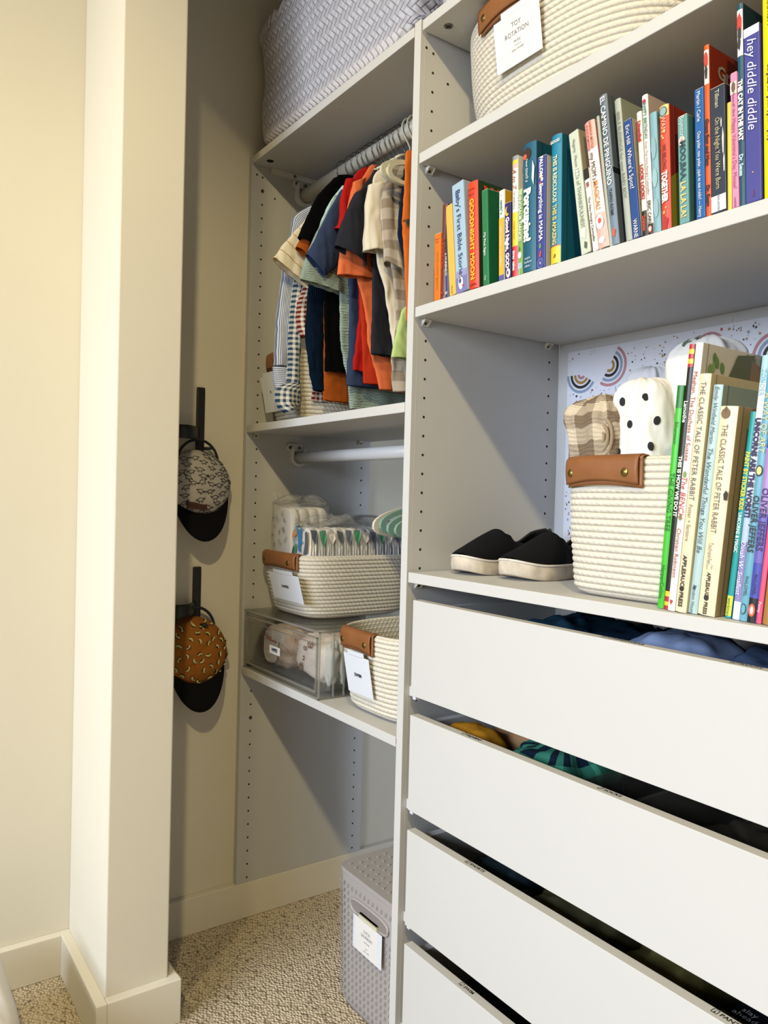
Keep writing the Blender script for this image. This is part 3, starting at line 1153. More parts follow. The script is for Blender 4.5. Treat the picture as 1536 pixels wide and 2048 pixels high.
book('navy good night board book with a yellow crescent moon', .2140, .0125, .110, -2.4, ZA, '#26245e', cover='#201e50', txt=[('Good Night, GOD', .53, .0096, W, .05, 0), ], marks=[(.45, .115, .0045, .007, '#efbe3c', 12), (.62, .10, .0035, .0058, '#26245e', 12), (.62, .93, .004, .007, W, 14), (.55, .925, .0018, .003, '#26245e', 8)], kind='board', depth=.115)
book('striped a to z animal book with yellow and red blocks', .2287, .0112, .172, -2.2, ZA, '#efe9dc', bands=[(0, .035, '#8d9599'), (.035, .065, '#f0cf22'), (.065, .10, '#e4b7a0'), (.47, .75, '#f1cd1f'), (.75, 1, '#cf2c31')], txt=[('A to Z', .19, .0105, '#a44a38', .0, .3), ('OF ANIMALS', .37, .0045, '#8a8680', 0, 0), ('tiger tales', .87, .0072, W, .03, 0), ('TIGER TALES', .62, .0045, '#d28a1a', 0, 0)], depth=.17, kind='soft')
book('low green dinosaur dance board book', .2408, .0088, .121, -2.1, ZA, '#7fa956', bands=[(.0, .06, '#b9c7a0'), (.86, .93, '#a4c7d8')], txt=[('DINOSAUR DANCE!', .33, .0075, W, .03, 0), ('Boynton', .93, .0055, '#e8efb8', 0, 0)], kind='board', depth=.12, marks=[(.45, .77, .0035, .005, W, 9), (.3, .7, .002, .004, '#4f7d33', 6)])
bk = book('teal porcupine book with bold white lettering and an orange cover picture', .2504, .0245, .180, -2.1, ZA, '#0b5b76', cover='#0c4f66', txt=[('Porcupine!', .56, .0170, W, .07, 0, .42), ('Never', .155, .0060, W, .0, .1, .40), ('touch a', .245, .0085, W, .0, .4, .42), ('make', .895, .0052, '#cfe0e6', 0, .3, .45, 'h'), ('believe', .925, .0052, '#cfe0e6', 0, .3, .5, 'h'), ('ideas', .955, .0052, '#cfe0e6', 0, .3, .45, 'h')],
          marks=[(.42, .085, .007, .009, '#3a1e1c', 14), (.25, .10, .0035, .004, '#d8603a', 8), (.88, .25, .0028, .019, '#e8ecec', 4)], depth=.20)
cover_art(bk, .0245, [('#b5541f', [(.05+.035*math.cos(k*PI/9), .140+.028*math.sin(k*PI/9)) for k in range(10)]), ('#d9822f', [(.05+.024*math.cos(k*PI/9), .140+.018*math.sin(k*PI/9)) for k in range(10)])])
book('royal blue mama book beside the teal porcupine spine', .2765, .0160, .154, -1.6, ZA, '#3b4390', cover='#d9d3c4', txt=[('Everything is MAMA', .50, .0095, W, .02, 0), ('FALLON', .095, .0080, W, .05, 0), ('R', .955, .0050, W, .0, 0, .5, 'h')],
     marks=[(.45, .175, .003, .004, '#e2b84a', 6), (.6, .21, .0022, .003, W, 7), (.4, .245, .002, .0035, '#c7524a', 7), (.45, .285, .002, .0035, '#e6e0da', 7), (.45, .715, .002, .004, '#7d86a8', 6), (.45, .80, .002, .004, '#6aa06a', 6), (.5, .86, .0018, .003, '#c7524a', 6), (.45, .885, .002, .0025, '#c7524a', 6), (.5, .955, .0058, .0065, '#8b91c2', 18), (.5, .955, .0052, .0058, '#3b4390', 18)], kind='board', depth=.155)
book('bright teal book with a yellow foot, tallest of the left half', .3022, .0178, .173, -1.6, ZA, '#1283a3', cover='#0f5f78', bands=[(.86, .868, '#c9462f'), (.868, 1, '#f2cf2a')], txt=[('THIS IS RIDICULOUS', .345, .0096, '#f1e6b2', .025, 0), ('THIS IS AMAZING', .70, .0096, '#f0cf6a', .025, 0), ('GOOD', .055, .0056, W, .03, 0, .5, 'h'), ('B', .945, .0070, '#3a3420', 0, .4, .5, 'h')], depth=.19)
book('pale sage thankfulness book leaning left beside the pink one', .3556, .0155, .168, -9.6, ZA, '#ccd3c2', cover='#a79a82', txt=[('123s of THANKFULNESS', .55, .0086, '#8d9a88', .0, 0), ('Hegarty · Mocon', .18, .0062, '#6d7468', 0, 0)], marks=[(.5, .345, .003, .007, W, 5), (.5, .83, .005, .010, '#e2e4d4', 4), (.6, .935, .003, .006, '#55604f', 4)], depth=.185, kind='board')
book('small white board book with a black top, tucked before the pink one', .3747, .0088, .112, -10.4, ZA, '#efece4', cover='#ded8cc', bands=[(0, .13, '#1b1614')], txt=[('The Very Hungry Caterpillar', .62, .0052, '#3a3a3a', .01, 0), ('ER', .20, .006, '#8d2b3a', .03, 0)], kind='board', depth=.12)
book('pink and white book for mom with rounded lettering', .3845, .0155, .171, -10.3, ZA, '#f3ebe4', cover='#d98d88', bands=[(0, .215, '#f0b0a6'), (.73, 1, '#f0b7ac')], txt=[('my MOM’s', .36, .0098, '#3a2f2c', .0, .1), ('MAGICAL!', .59, .0100, '#e59a55', .02, 0), ('SABRINA MOYLE', .115, .0052, '#c76a52', .02, 0, .66), ('EUNICE MOYLE', .125, .0052, '#c76a52', .02, 0, .30)], marks=[(.5, .80, .006, .010, W, 10), (.5, .79, .003, .004, '#e2574c', 6), (.5, .94, .0045, .0045, W, 14)], depth=.18)
book('thin grey-green book between the pink and slate spines', .4005, .0040, .174, -9.2, ZA, '#a9b0a4', depth=.19, kind='soft')
bk = book('slate blue penguin book, tall, with white capitals', .4042, .0112, .196, -8.0, ZA, '#75869a', cover='#5c646d', bands=[(0, .5, '#5f6f7e')], txt=[('EL CAMINO DE PINGÜINO', .31, .0098, '#e9ecee', .02, 0), ('TAPIO ROMI', .72, .0062, '#3a3f46', .02, 0)], marks=[(.5, .92, .0035, .007, '#c2624f', 4)], depth=.20)
cover_art(bk, .0112, [('#15171a', [(.0, .092), (.20, .092), (.20, .099), (.0, .099)])])
book('pale grey bible blessings book leaning beside the slate spine', .4255, .0088, .182, -7.8, ZA, '#aab1a5', cover='#9a9f90', txt=[('BIBLE BLESSINGS for your BABY BOY', .40, .0070, '#7d8878', .0, 0)], depth=.20)
book('worn dark blue board book with white author lettering', .4354, .0115, .150, -7.5, ZA, '#20478b', cover='#c8b896', txt=[('Eric Hill', .13, .0078, W, .0, 0), ("Where's Spot?", .42, .0086, W, .0, 0), ('WARNE', .92, .0082, W, .0, 0)], kind='board', depth=.16)
book('slim cream book with red capitals and a black foot', .4498, .0068, .153, -5.7, ZA, '#efe8d9', bands=[(.80, 1, '#17120f')], txt=[('Linenthal', .16, .0078, '#b5242c', .05, 0), ('LOOK LOOK!', .57, .0080, '#b5242c', .05, 0), ('Dutton', .90, .0062, '#c9402a', .05, 0)], depth=.17, kind='soft')
book('white birthday book with coloured lettering and a pinkish cover', .4570, .0078, .170, -5.2, ZA, '#f3efe7', cover='#c5b3aa', bands=[(.925, 1, '#201512')], txt=[('HAPPY BIRTHDAY', .19, .0062, '#4a8a86', .02, 0), ('from The Very Hungry Caterpillar', .53, .0052, '#8a6a78', .0, 0), ('ERIC CARLE', .855, .0060, '#3a2a2a', .02, 0)], marks=[(.5, .05, .0025, .0035, '#b5243a', 5), (.5, .962, .0028, .005, '#b5502a', 12), (.5, .962, .0018, .0032, W, 10)], depth=.185)
book('blank light blue book with a cloudy spine', .4655, .0092, .144, -4.8, ZA, '#7fadb9', cover='#6f9aa6', marks=[(.5, .55, .0035, .012, '#96bdc6', 9), (.5, .8, .0035, .012, '#8fb6c0', 9), (.5, .3, .0035, .014, '#8ab2bd', 9)], depth=.15)
bk = book('red book about belonging together, with a yellow top and white capitals', .4758, .0125, .146, -3.5, ZA, '#d8492f', cover='#8e2a1c', bands=[(0, .09, '#efce7a')], txt=[('WAN', .155, .0080, '#efc9a0', .0, 0), ('WE BELONG', .42, .0072, '#7d2a1c', .01, 0), ('TOGETHER', .66, .0098, W, .06, 0)], marks=[(.5, .052, .0050, .0058, '#3a5a62', 18), (.5, .052, .0040, .0047, '#8fb0b0', 16), (.6, .215, .0017, .0022, '#efb25a', 9), (.35, .245, .0012, .0015, '#efb25a', 9), (.45, .265, .0011, .0013, '#efd0a0', 9), (.6, .83, .0012, .0016, '#efb25a', 9), (.4, .865, .0016, .0022, '#efa05a', 9), (.5, .945, .0045, .009, '#b5242c', 4)], depth=.165)
cover_art(bk, .0125, [('#8c8a2c', [(.002, .0), (.15, .0), (.15, .055), (.09, .082), (.04, .085), (.002, .060)]), ('#5d6420', [(.03, .03), (.08, .02), (.09, .05), (.06, .075), (.035, .06)])])
book('grey-green farm sounds board book with wobbly lettering and a pig', .4993, .0123, .125, -3.4, ZA, '#6d9f9d', cover='#4d7d7c', txt=[('MOO,BAA,', .42, .0098, '#2d4f58', .03, 0), ('LA LA LA!', .78, .0098, '#e2c77d', .03, 0), ('Boynton', .10, .0082, '#dce6e2', .0, .2)], marks=[(.45, .235, .0042, .0055, '#e3c9c0', 10), (.45, .235, .0018, .002, '#b98f8a', 8)], kind='board', depth=.13)
book('mid blue polar bear book with brushed spine', .5205, .0112, .147, -3.1, ZA, '#1f60a4', cover='#174a82', txt=[('Martin / Carle', .14, .0064, W, .0, 0), ('Oso polar, oso polar, ¿qué es ese ruido? — Henry', .66, .0058, W, .0, 0)], kind='board', depth=.15)
bk = book('tall orange book standing behind the navy worn one', .5324, .0060, .192, -3.0, ZA, '#ec5a12', cover='#8e2c12', bands=[(.03, .23, '#efe8de')], txt=[('Green Eggs and Ham', .57, .0078, '#2f1a12', .06, 0), ('Dr. Seuss', .88, .0062, '#2f1a12', .06, 0)], marks=[(.5, .09, .0026, .010, '#c43a22', 7), (.5, .16, .002, .009, '#2a2a30', 5)], depth=.20)
o_, m4_ = bk
q = MB(); q.text('Gre', .022, M('#9c9184', .5), m4_ @ frame_mat((.0068, .034, .165), (0, 1, 0), (0, 0, 1)), bold=.03); q.build('cover_lettering', o_)
book('worn navy board book with gold lettering and a pale foot', .5390, .0180, .140, -3.0, ZA, '#2a3343', cover='#1a1f2a', bands=[(.86, .985, '#d9dee6')], txt=[('Tillman', .10, .0070, '#d9d2b8', .0, 0), ('On the Night You Were Born', .53, .0080, '#c7b98c', .0, .1), ('FEIWEL AND FRIENDS', .93, .0036, '#6a7078', 0, 0)], marks=[(.85, .45, .0012, .016, '#d8d2c2', 5), (.75, .3, .0010, .006, '#c8c4b8', 5), (.9, .62, .0010, .012, '#d8d2c2', 5)], kind='board', depth=.155)
book('thin yellow book left of the pink one', .5577, .0047, .117, -2.4, ZA, '#ecc94a', depth=.13, kind='soft')
book('pink valentine book with pale rose lettering', .5632, .0078, .147, -3.0, ZA, '#e08fb2', cover='#c9789c', txt=[('Happy Valentine’s Day, Mouse!', .60, .0066, '#b5527d', .0, .0), ('Numeroff / Bond', .24, .0040, '#6d2a4a', 0, 0), ('HARPER', .96, .0032, '#7a2a55', 0, 0)], bands=[(.07, .16, '#e9d9cc')], marks=[(.5, .11, .0024, .006, '#6d5248', 7)], depth=.16, kind='board')
book('tall dark teal book with white capitals and a striped hat picture', .5714, .0065, .218, -2.9, ZA, '#124f66', cover='#0c3040', bands=[(.03, .26, '#efece6')], txt=[('THE CAT IN THE HAT', .53, .0072, W, .06, 0), ('Dr. Seuss', .80, .0060, '#a9d4dc', .05, 0)], marks=[(.5, .10, .0028, .012, '#c9342a', 6), (.5, .15, .0022, .008, '#2a2a30', 6), (.4, .2, .0022, .008, '#2a2a30', 4)], depth=.20)
book('indigo nursery rhyme book with looping white script', .5785, .0175, .187, -2.8, ZA, '#454590', cover='#34347a', bands=[(0, .05, '#e4e2ee')], txt=[('hey diddle diddle', .325, .0142, '#e2e2f0', .0, .3)], marks=[(.5, .83, .0008, .0010, '#d9a05a', 6), (.5, .95, .0014, .004, '#5a2f6a', 6)], kind='board', depth=.18)
book('tall bright yellow book at the right end of the upper row', .5985, .0140, .222, -2.6, ZA, '#f2e018', cover='#d6c414', txt=[('Un pez, dos peces, pez rojo, pez azul', .60, .0066, '#2a2410', .06, 0, .6), ('LECORUM', .12, .0075, '#3a3414', .0, 0, .6)], depth=.20)
book('mid blue hardcover at the far right of the upper row', .6140, .016, .20, -2.2, ZA, '#2d6a9c', depth=.20)

ZB = 0.8912
GB = 'picture books on the lower shelf'
bk = book('thin bright green book next to the blanket basket', .4733, .0085, .262, 3.9, ZB, '#43c02a', cover='#2f9a22', bands=[(.0, .10, '#1f7a2c')], txt=[('Silverstein', .21, .0064, '#1d5a18', .0, .1), ('THE GIVING TREE', .52, .0112, '#1d6a1a', .0, 0), ('HarperCollins', .88, .0070, '#1d5a18', .0, 0)], y=.020, depth=.26, group=GB)
book('black book with red and yellow striped ends', .4850, .0072, .307, 4.3, ZB, '#1b1613', bands=[(0, .018, '#b5242c'), (.018, .036, '#f0c92a'), (.036, .054, '#b5242c'), (.054, .072, '#f0c92a'), (.072, .085, '#b5242c'), (.93, .95, '#f0c92a'), (.95, .97, '#b5242c'), (.97, .985, '#f0c92a'), (.985, 1, '#b5242c')], txt=[('Lamothe', .25, .0070, W, .02, 0), ('THIS IS HOW WE DO IT', .53, .0066, W, .04, 0)], y=.016, depth=.27, kind='soft', group=GB)
bk = book('tall white book about a bench with a leafy cover', .4945, .0092, .306, 4.8, ZB, '#f0ebe2', cover='#d9d0bb', txt=[('Meghan, The Duchess of Sussex', .27, .0078, '#a8402f', .0, 0), ('The BENCH', .57, .0098, '#c03a48', .0, .2), ('Christian Robinson', .78, .0074, '#a8402f', .0, 0)], marks=[(.5, .485, .0022, .004, '#7fa05a', 7), (.5, .645, .0022, .004, '#7fa05a', 7), (.5, .965, .0025, .004, '#c03a48', 3)], y=.010, depth=.28, group=GB)
leaf = []
random.seed(3)
for k in range(46):
    cy_, cz_ = random.uniform(.015, .26), random.uniform(.262, .299)
    a_ = random.uniform(-.4, .4)
    leaf.append((random.choice(['#7d9a4a', '#6a8c3a', '#8aa655']), [(cy_+math.cos(t)*.0042*math.cos(a_)-math.sin(t)*.0070*math.sin(a_), cz_+math.cos(t)*.0042*math.sin(a_)+math.sin(t)*.0070*math.cos(a_)) for t in [2*PI*i/9 for i in range(9)]]))
leaf.append(('#5a5c2a', [(.045, .255), (.070, .300), (.105, .304), (.112, .275), (.12, .255)]))
leaf.append(('#8a6a30', [(.10, .298), (.125, .290), (.12, .262), (.10, .275)]))
leaf.append(('#8a5a1c', [(.168, .225), (.172, .225), (.205, .29), (.20, .29)]))
cover_art(bk, .0092, leaf)
book('tall cream rabbit tale hardcover, the thinner of the two', .5045, .0138, .270, 4.7, ZB, '#f0dfb8', cover='#cdb98c', txt=[('THE CLASSIC TALE OF PETER RABBIT', .28+.0, .0090, '#5c6470', .0, 0), ('Potter + Santore', .62, .0068, '#7d7868', .0, 0), ('APPLESAUCE', .83, .0068, '#2a2620', .03, 0), ('PRESS', .945, .0068, '#2a2620', .03, 0)], marks=[(.5, .90, .0028, .0032, '#2a2620', 10)], y=.010, depth=.26, group=GB)
bk = book('pale blue book of wonderful things between the two rabbit tales', .5185, .0112, .257, 5.1, ZB, '#b3cdce', cover='#8f9f94', txt=[('Emily Winfield Martin', .13, .0072, '#4d6468', .0, .2), ('The Wonderful Things You Will Be', .50, .0082, '#3f5a60', .0, .2), ('Random House', .935, .0060, '#3f5a60', .0, .1)], marks=[(.5, .885, .0020, .0030, '#2f4a6a', 4)], y=.014, depth=.25, group=GB)
o_, m4_ = bk
q = MB(); q.text('The', .030, M('#30353a', .5), m4_ @ frame_mat((.0118, .135, .222), (0, 1, 0), (0, 0, 1)), bold=.02); q.build('cover_lettering', o_)
bk = book('thick cream touch-and-feel rabbit tale with a tan cover', .5310, .0205, .2315, 5.0, ZB, '#f2e1bb', cover='#b79b70', txt=[('THE CLASSIC TALE OF PETER RABBIT', .345, .0096, '#6a675c', .0, 0, .45), ('Touch-and-Feel', .70, .0078, '#8a8474', .0, 0, .42), ('APPLESAUCE', .855, .0064, '#2a2620', .03, 0), ('PRESS', .965, .0060, '#2a2620', .03, 0), ('Potter', .765, .0040, '#8a8474', .0, 0, .62), ('Santore', .767, .0040, '#8a8474', .0, 0, .35)],
          marks=[(.42, .035, .0055, .006, '#7a6040', 9), (.42, .018, .0018, .004, '#6a5030', 6), (.5, .915, .0030, .0034, '#2a2620', 10), (.95, .42, .003, .006, '#2c1f14', 5)], y=.013, depth=.24, group=GB)
o_, m4_ = bk
q = MB(); q.text('PETER', .042, M('#20180f', .5), m4_ @ frame_mat((.0212, .105, .178), (0, 1, 0), (0, 0, 1)), bold=.0)
for (a, z, ra, rz, c) in ((.050, .155, .010, .006, '#2f281c'), (.062, .150, .010, .005, '#2f281c'), (.04, .128, .004, .009, '#3a3020'), (.046, .126, .0042, .0055, '#93432a'), (.060, .130, .0035, .010, '#2c261a'), (.066, .115, .0035, .009, '#2c261a'), (.055, .105, .006, .003, '#2c261a'), (.028, .098, .003, .007, '#3a3020'), (.063, .092, .0035, .006, '#2c261a'), (.05, .028, .012, .006, '#4a3a20'), (.035, .026, .006, .005, '#3a3020')):
    q.poly([m4_ @ Vector((.0211, a+math.cos(2*PI*k/8)*ra, z+math.sin(2*PI*k/8)*rz)) for k in range(8)], M(c, .6))
q.build('cover_picture', o_)
book('teal sticker book with a blue edge and yellow lettering', .5598, .0068, .225, 5.6, ZB, '#169a9a', cover='#1a6fb5', txt=[('PAINT BY STICKER KIDS', .33, .0072, '#e6d83a', .03, 0), ('UNICORNS & MAGIC', .58, .0056, '#d6eee8', .03, 0), ('workman', .945, .0052, '#2d5a2a', 0, 0)], bands=[(.89, .99, '#d8e04a')], y=.020, depth=.23, kind='soft', group=GB)
book('white and lilac unicorn book with bold purple lettering', .5695, .0078, .283, 4.9, ZB, '#e9ecf4', cover='#a9c8dd', bands=[(0, .10, '#a6d3e0'), (.56, .70, '#b5c7e4'), (.70, .93, '#8d86bd')], txt=[('UNICORNS ARE THE WORST!', .42, .0086, '#2b2457', .06, 0), ('Dinah W. Smallest', .80, .0078, '#f1effa', .0, .2), ('ZONDER', .10, .007, '#8fc0cf', 0, 0)], y=.018, depth=.26, group=GB)
book('steel blue book about art with gold specks', .5790, .0088, .290, 4.8, ZB, '#6aa9bf', cover='#4d8aa0', txt=[('A WAY OF ART', .27, .0100, '#e6d08a', .0, .2), ('OLIVER JEFFERS', .64, .0092, '#2a3038', .02, .0), ('PHILOMEL', .87, .0048, '#2a3038', 0, 0)], marks=[(.5, .445, .0038, .0060, '#20242a', 16), (.5, .445, .0028, .0045, '#efd98a', 9), (.5, .955, .0030, .0060, '#2a4a5a', 14), (.5, .955, .0022, .0048, '#6aa9bf', 14)], y=.015, depth=.26, group=GB)
book('violet blue book with dark uneven capitals and a black foot', .5885, .0100, .288, 4.6, ZB, '#4a4fae', cover='#3a3f9a', bands=[(0, .35, '#3f6fb5'), (.36, .60, '#a98ac6'), (.60, .78, '#6a62b8'), (.91, 1, '#171419')], txt=[('OLIVER JEFFERS', .62, .0098, '#3a2f6a', .02, .0), ('PHILOMEL', .86, .0050, '#2a2a60', 0, 0)], marks=[(.5, .955, .0038, .0070, '#d8603a', 14), (.5, .955, .0018, .0045, W, 9)], y=.014, depth=.26, group=GB)
book('coral pink book near the right edge of the lower shelf', .5990, .0055, .250, 5.0, ZB, '#e0567d', cover='#c9486c', txt=[('Penny', .93, .0048, '#f2d9e0', 0, 0)], y=.013, depth=.25, group=GB)
book('kraft brown book at the right end of the lower row', .6060, .010, .24, 4.8, ZB, '#a5793f', depth=.24, y=.013, group=GB)
book('olive green book at the right end of the lower row', .6175, .012, .25, 4.6, ZB, '#8aa33a', depth=.24, y=.013, group=GB)


# ------------------------------------------------------------------ clothes
def catmull(vals, t):
    n = len(vals)
    f = t*(n-1)
    i = min(n-2, int(f))
    u = f-i
    p0, p1, p2, p3 = vals[max(0, i-1)], vals[i], vals[i+1], vals[min(n-1, i+2)]
    return tuple(0.5*((2*b1)+(-a+c)*u+(2*a-5*b1+4*c-d)*u*u+(-a+3*b1-3*c+d)*u**3) for a, b1, c, d in zip(p0, p1, p2, p3))


def loft(X, secs, mat, t0=.006, t1=.009, fold=.003, seed=0, name='body', parent=None, hem=None, close=False, exp=.75):
    """flattened cloth tube: secs are ((y,z),(y,z)) pairs of its left and right edges"""
    vals = [(a[0], a[1], b1[0], b1[1]) for a, b1 in secs]
    dist = sum((Vector(v1)-Vector(v0)).length/1.4 for v0, v1 in zip(vals, vals[1:]))
    nv = max(10, int(dist/.006))
    NU = 44
    rows = [catmull(vals, k/nv) for k in range(nv+1)]
    Ls = [0]
    for r_, s_ in zip(rows, rows[1:]):
        Ls.append(Ls[-1]+((r_[1]-s_[1])**2+(r_[0]-s_[0])**2+(r_[3]-s_[3])**2+(r_[2]-s_[2])**2)**.5/1.4)

    def P(i, j, ins=0.0):
        yl, zl, yr, zr = rows[j]
        f = j/nv
        th = 2*PI*i/NU
        c, s_ = math.cos(th), math.sin(th)
        wdt = math.hypot(yr-yl, zr-zl)
        k = (1-c)/2
        half = (t0+(t1-t0)*f)*min(1, wdt/.03+.25)
        if close and j == 0:
            half *= .3
        y = yl+(yr-yl)*k
        z = zl+(zr-zl)*k
        xx = half*(abs(s_)**exp)*(1 if s_ >= 0 else -1)
        amp = fold*1.5*(.35+.9*f)
        wv = amp*(nz(y*38+seed*7, z*7, seed)+.5*nz(y*90, z*16, seed+5)) + .0020*nz(y*75, z*60, seed)
        jit = .0016*nz(z*55, seed*3, s_)
        if j >= nv-1:
            z -= 0.002*nz(y*60, seed, 0)
        return Vector((X+xx*(1-ins)+wv, y+jit, z))
    q = MB()
    q.grid(lambda i, j: P(i, j), NU, nv+1, mat, wrap=True, uvf=lambda i, j: (((rows[j][2]-rows[j][0])**2+(rows[j][3]-rows[j][1])**2)**.5*((1-math.cos(2*PI*i/NU))/2)*(1 if i <= NU/2 else -1), Ls[j]))
    if hem:
        hm, hgt = hem
        # stitched hem line: a fine raised thread just above the edge
        j = max(1, nv-max(1, int(hgt/ (Ls[-1]/nv))))
        for sgn in (1,):
            pts = [P(i, j)+Vector((.0006, 0, 0)) for i in range(1, NU//2)]
            q.tube(pts, .00045, hm, 4, cap=False)
    return q.build(name, parent, mods=[('SOLIDIFY', dict(thickness=.0014, offset=-1))])


def garment(kind, lab, X, body, sleeves, mat, sl_mat=None, t=.006, ts=.010, fold=.003, seed=0, hem='#000000', rightw=.14, cat='shirt', hemcol=None, bodymat=None, no_body=False, t1=None):
    z0 = min([p[1] for p in body] or [sleeves[-1][0][1]])
    o = empty(kind, (X, .135, z0), lab, cat, 'kids clothes on the upper rod')
    hc = M(hemcol, .9) if hemcol else None
    if body and not no_body:
        secs = []
        for k, (y, z) in enumerate(body):
            yr = .165 if k == 0 else max(.27-y, y+rightw)
            secs.append(((y, z), (min(yr, .343), z + (0.004 if k == 0 else 0))))
        if secs[0][0][0] > .12:
            secs[0] = ((.118, secs[0][0][1]), secs[0][1])
        loft(X, secs, bodymat or mat, t, t1 or t*1.25, fold, seed, 'body', o, hem=(hc, .02) if hc else None)
        # far sleeve, mirrored
    if sleeves:
        loft(X+.003, sleeves, sl_mat or mat, ts*.55, ts, fold*.8, seed+2, 'sleeve', o, hem=(hc, .014) if hc else None)
        if len(sleeves) < 6:
            far = [((min(.30-b1[0], .343), b1[1]), (min(.30-a[0], .346), a[1])) for a, b1 in sleeves[:3]]
            loft(X-.001, far, sl_mat or mat, ts*.4, ts*.5, fold*.5, seed+3, 'sleeve', o)
    return o


C_navy = cloth('navy', '#0b1a2c', rib=True)
STR = patterned('pinstripe', 'ustripe', '#e4e7ee', '#7484a4', .0034, .48)
STRH = patterned('pinstripe_cuff', 'vstripe', '#e4e7ee', '#7484a4', .0040, .48)
GIN = patterned('gingham_blue', 'gingham', '#e9e6dc', '#2b4763', .0115, .5)
GINR = patterned('gingham_red', 'gingham', '#eadfd2', '#6d1c14', .0105, .5)
MUST = patterned('mustard_stripe', 'vstripe', '#e8ddbf', '#ad7a1c', .0225, .07)
PLAID = patterned('plaid_beige', 'check', '#d8ccb9', '#988a78', .042, .5, '#8a7a68')

g = garment('long_sleeve_shirt', 'blue pinstriped shirt, leftmost on the rod, with a long cuffed sleeve', -0.470,
        [(0.107, 1.693), (0.076, 1.623), (0.062, 1.496), (0.07, 1.342), (.075, 1.29)],
        [((0.058, 1.650), (0.076, 1.640)), ((0.022, 1.622), (0.052, 1.605)), ((0.014, 1.596), (0.047, 1.574)), ((-0.003, 1.506), (0.03, 1.506)), ((-0.01, 1.453), (0.028, 1.456)), ((-0.017, 1.391), (0.019, 1.393)), ((-0.018, 1.345), (0.013, 1.346)), ((-0.02, 1.292), (0.011, 1.293))], STR, seed=1, hem=None)
loft(-0.467, [((-0.0225, 1.290), (0.0135, 1.291)), ((-0.020, 1.263), (0.0138, 1.264)), ((-0.016, 1.243), (0.0135, 1.244))], STRH, .010, .010, .001, 21, 'cuff', g)
g = garment('gingham_shirt', 'blue and white gingham shirt with a bunched cuff, second from the left', -0.456,
        [(0.1, 1.688), (0.082, 1.559), (0.11, 1.345), (0.120, 1.252), (0.122, 1.208)],
        [((0.052, 1.615), (0.073, 1.607)), ((0.023, 1.523), (0.047, 1.522)), ((0.017, 1.479), (0.036, 1.48)), ((0.01, 1.423), (0.036, 1.424)), ((0.006, 1.362), (0.032, 1.363)), ((0.006, 1.301), (0.03, 1.301)), ((0.004, 1.253), (0.033, 1.252))], GIN, seed=2)
loft(-0.452, [((0.004, 1.256), (0.034, 1.258)), ((-0.019, 1.243), (0.036, 1.241)), ((-0.022, 1.226), (0.036, 1.225)), ((-0.020, 1.208), (0.034, 1.212)), ((-0.003, 1.191), (0.024, 1.204))], GIN, .010, .013, .004, 22, 'cuff', g)
garment('gingham_shirt', 'red and white gingham shirt mostly hidden behind the mustard striped one', -0.444,
        [(0.093, 1.682), (0.069, 1.523), (0.066, 1.369), (0.060, 1.222)],
        [((0.049, 1.58), (0.067, 1.569)), ((0.034, 1.47), (0.052, 1.471)), ((0.020, 1.430), (0.049, 1.436)), ((0.018, 1.392), (0.046, 1.393)), ((0.021, 1.372), (0.048, 1.375)), ((0.028, 1.357), (0.046, 1.356))], GINR, seed=3, fold=.005, ts=.013)
garment('striped_tee', 'cream tee with thin mustard stripes, its sleeve jutting forward', -0.432,
        [(0.089, 1.69), (0.067, 1.581), (0.063, 1.488), (0.063, 1.376)],
        [((0.041, 1.624), (0.081, 1.614)), ((0.015, 1.588), (0.068, 1.545)), ((-0.018, 1.548), (0.045, 1.497)), ((-0.047, 1.506), (0.036, 1.459))], MUST, seed=4, hemcol='#b9ac8c')
garment('long_sleeve_shirt', 'dark navy ribbed long-sleeve top hanging behind the black tee', -0.421,
        [(0.087, 1.686), (0.072, 1.579), (0.074, 1.45), (.076, 1.30)],
        [((0.067, 1.639), (0.096, 1.63)), ((0.042, 1.513), (0.077, 1.513)), ((0.033, 1.466), (0.086, 1.472)), ((0.028, 1.375), (0.088, 1.381)), ((0.036, 1.3), (0.085, 1.3)), ((0.039, 1.283), (0.080, 1.284)), ((0.053, 1.242), (0.080, 1.241))], C_navy, seed=5)
garment('short_sleeve_tee', 'rust brown tee peeking out below the black one', -0.410,
        [(0.087, 1.686), (0.069, 1.576), (0.066, 1.454), (0.067, 1.333), (0.069, 1.285), (0.07, 1.221)],
        [((0.037, 1.605), (0.069, 1.594)), ((0.011, 1.563), (0.045, 1.553)), ((-0.006, 1.533), (0.022, 1.514))], cloth('rust', '#a1501c'), seed=6, hemcol='#7a3812')
garment('short_sleeve_tee', 'plain black tee with a broad drooping sleeve', -0.398,
        [(0.104, 1.707), (0.079, 1.691), (0.063, 1.601), (0.058, 1.48), (0.061, 1.391), (0.065, 1.331), (0.066, 1.283)],
        [((0.076, 1.693), (0.105, 1.697)), ((0.039, 1.649), (0.094, 1.66)), ((0.013, 1.599), (0.072, 1.585)), ((-0.007, 1.549), (0.038, 1.536))], cloth('black', '#060607'), seed=7)
garment('short_sleeve_tee', 'pale mint tee showing only as a sliver beside the black one', -0.386,
        [(0.103, 1.688), (0.096, 1.575), (0.112, 1.396)],
        [((0.089, 1.676), (0.111, 1.669)), ((0.053, 1.622), (0.088, 1.618)), ((0.027, 1.553), (0.061, 1.553))], cloth('mint', '#b9d4d0'), seed=8)
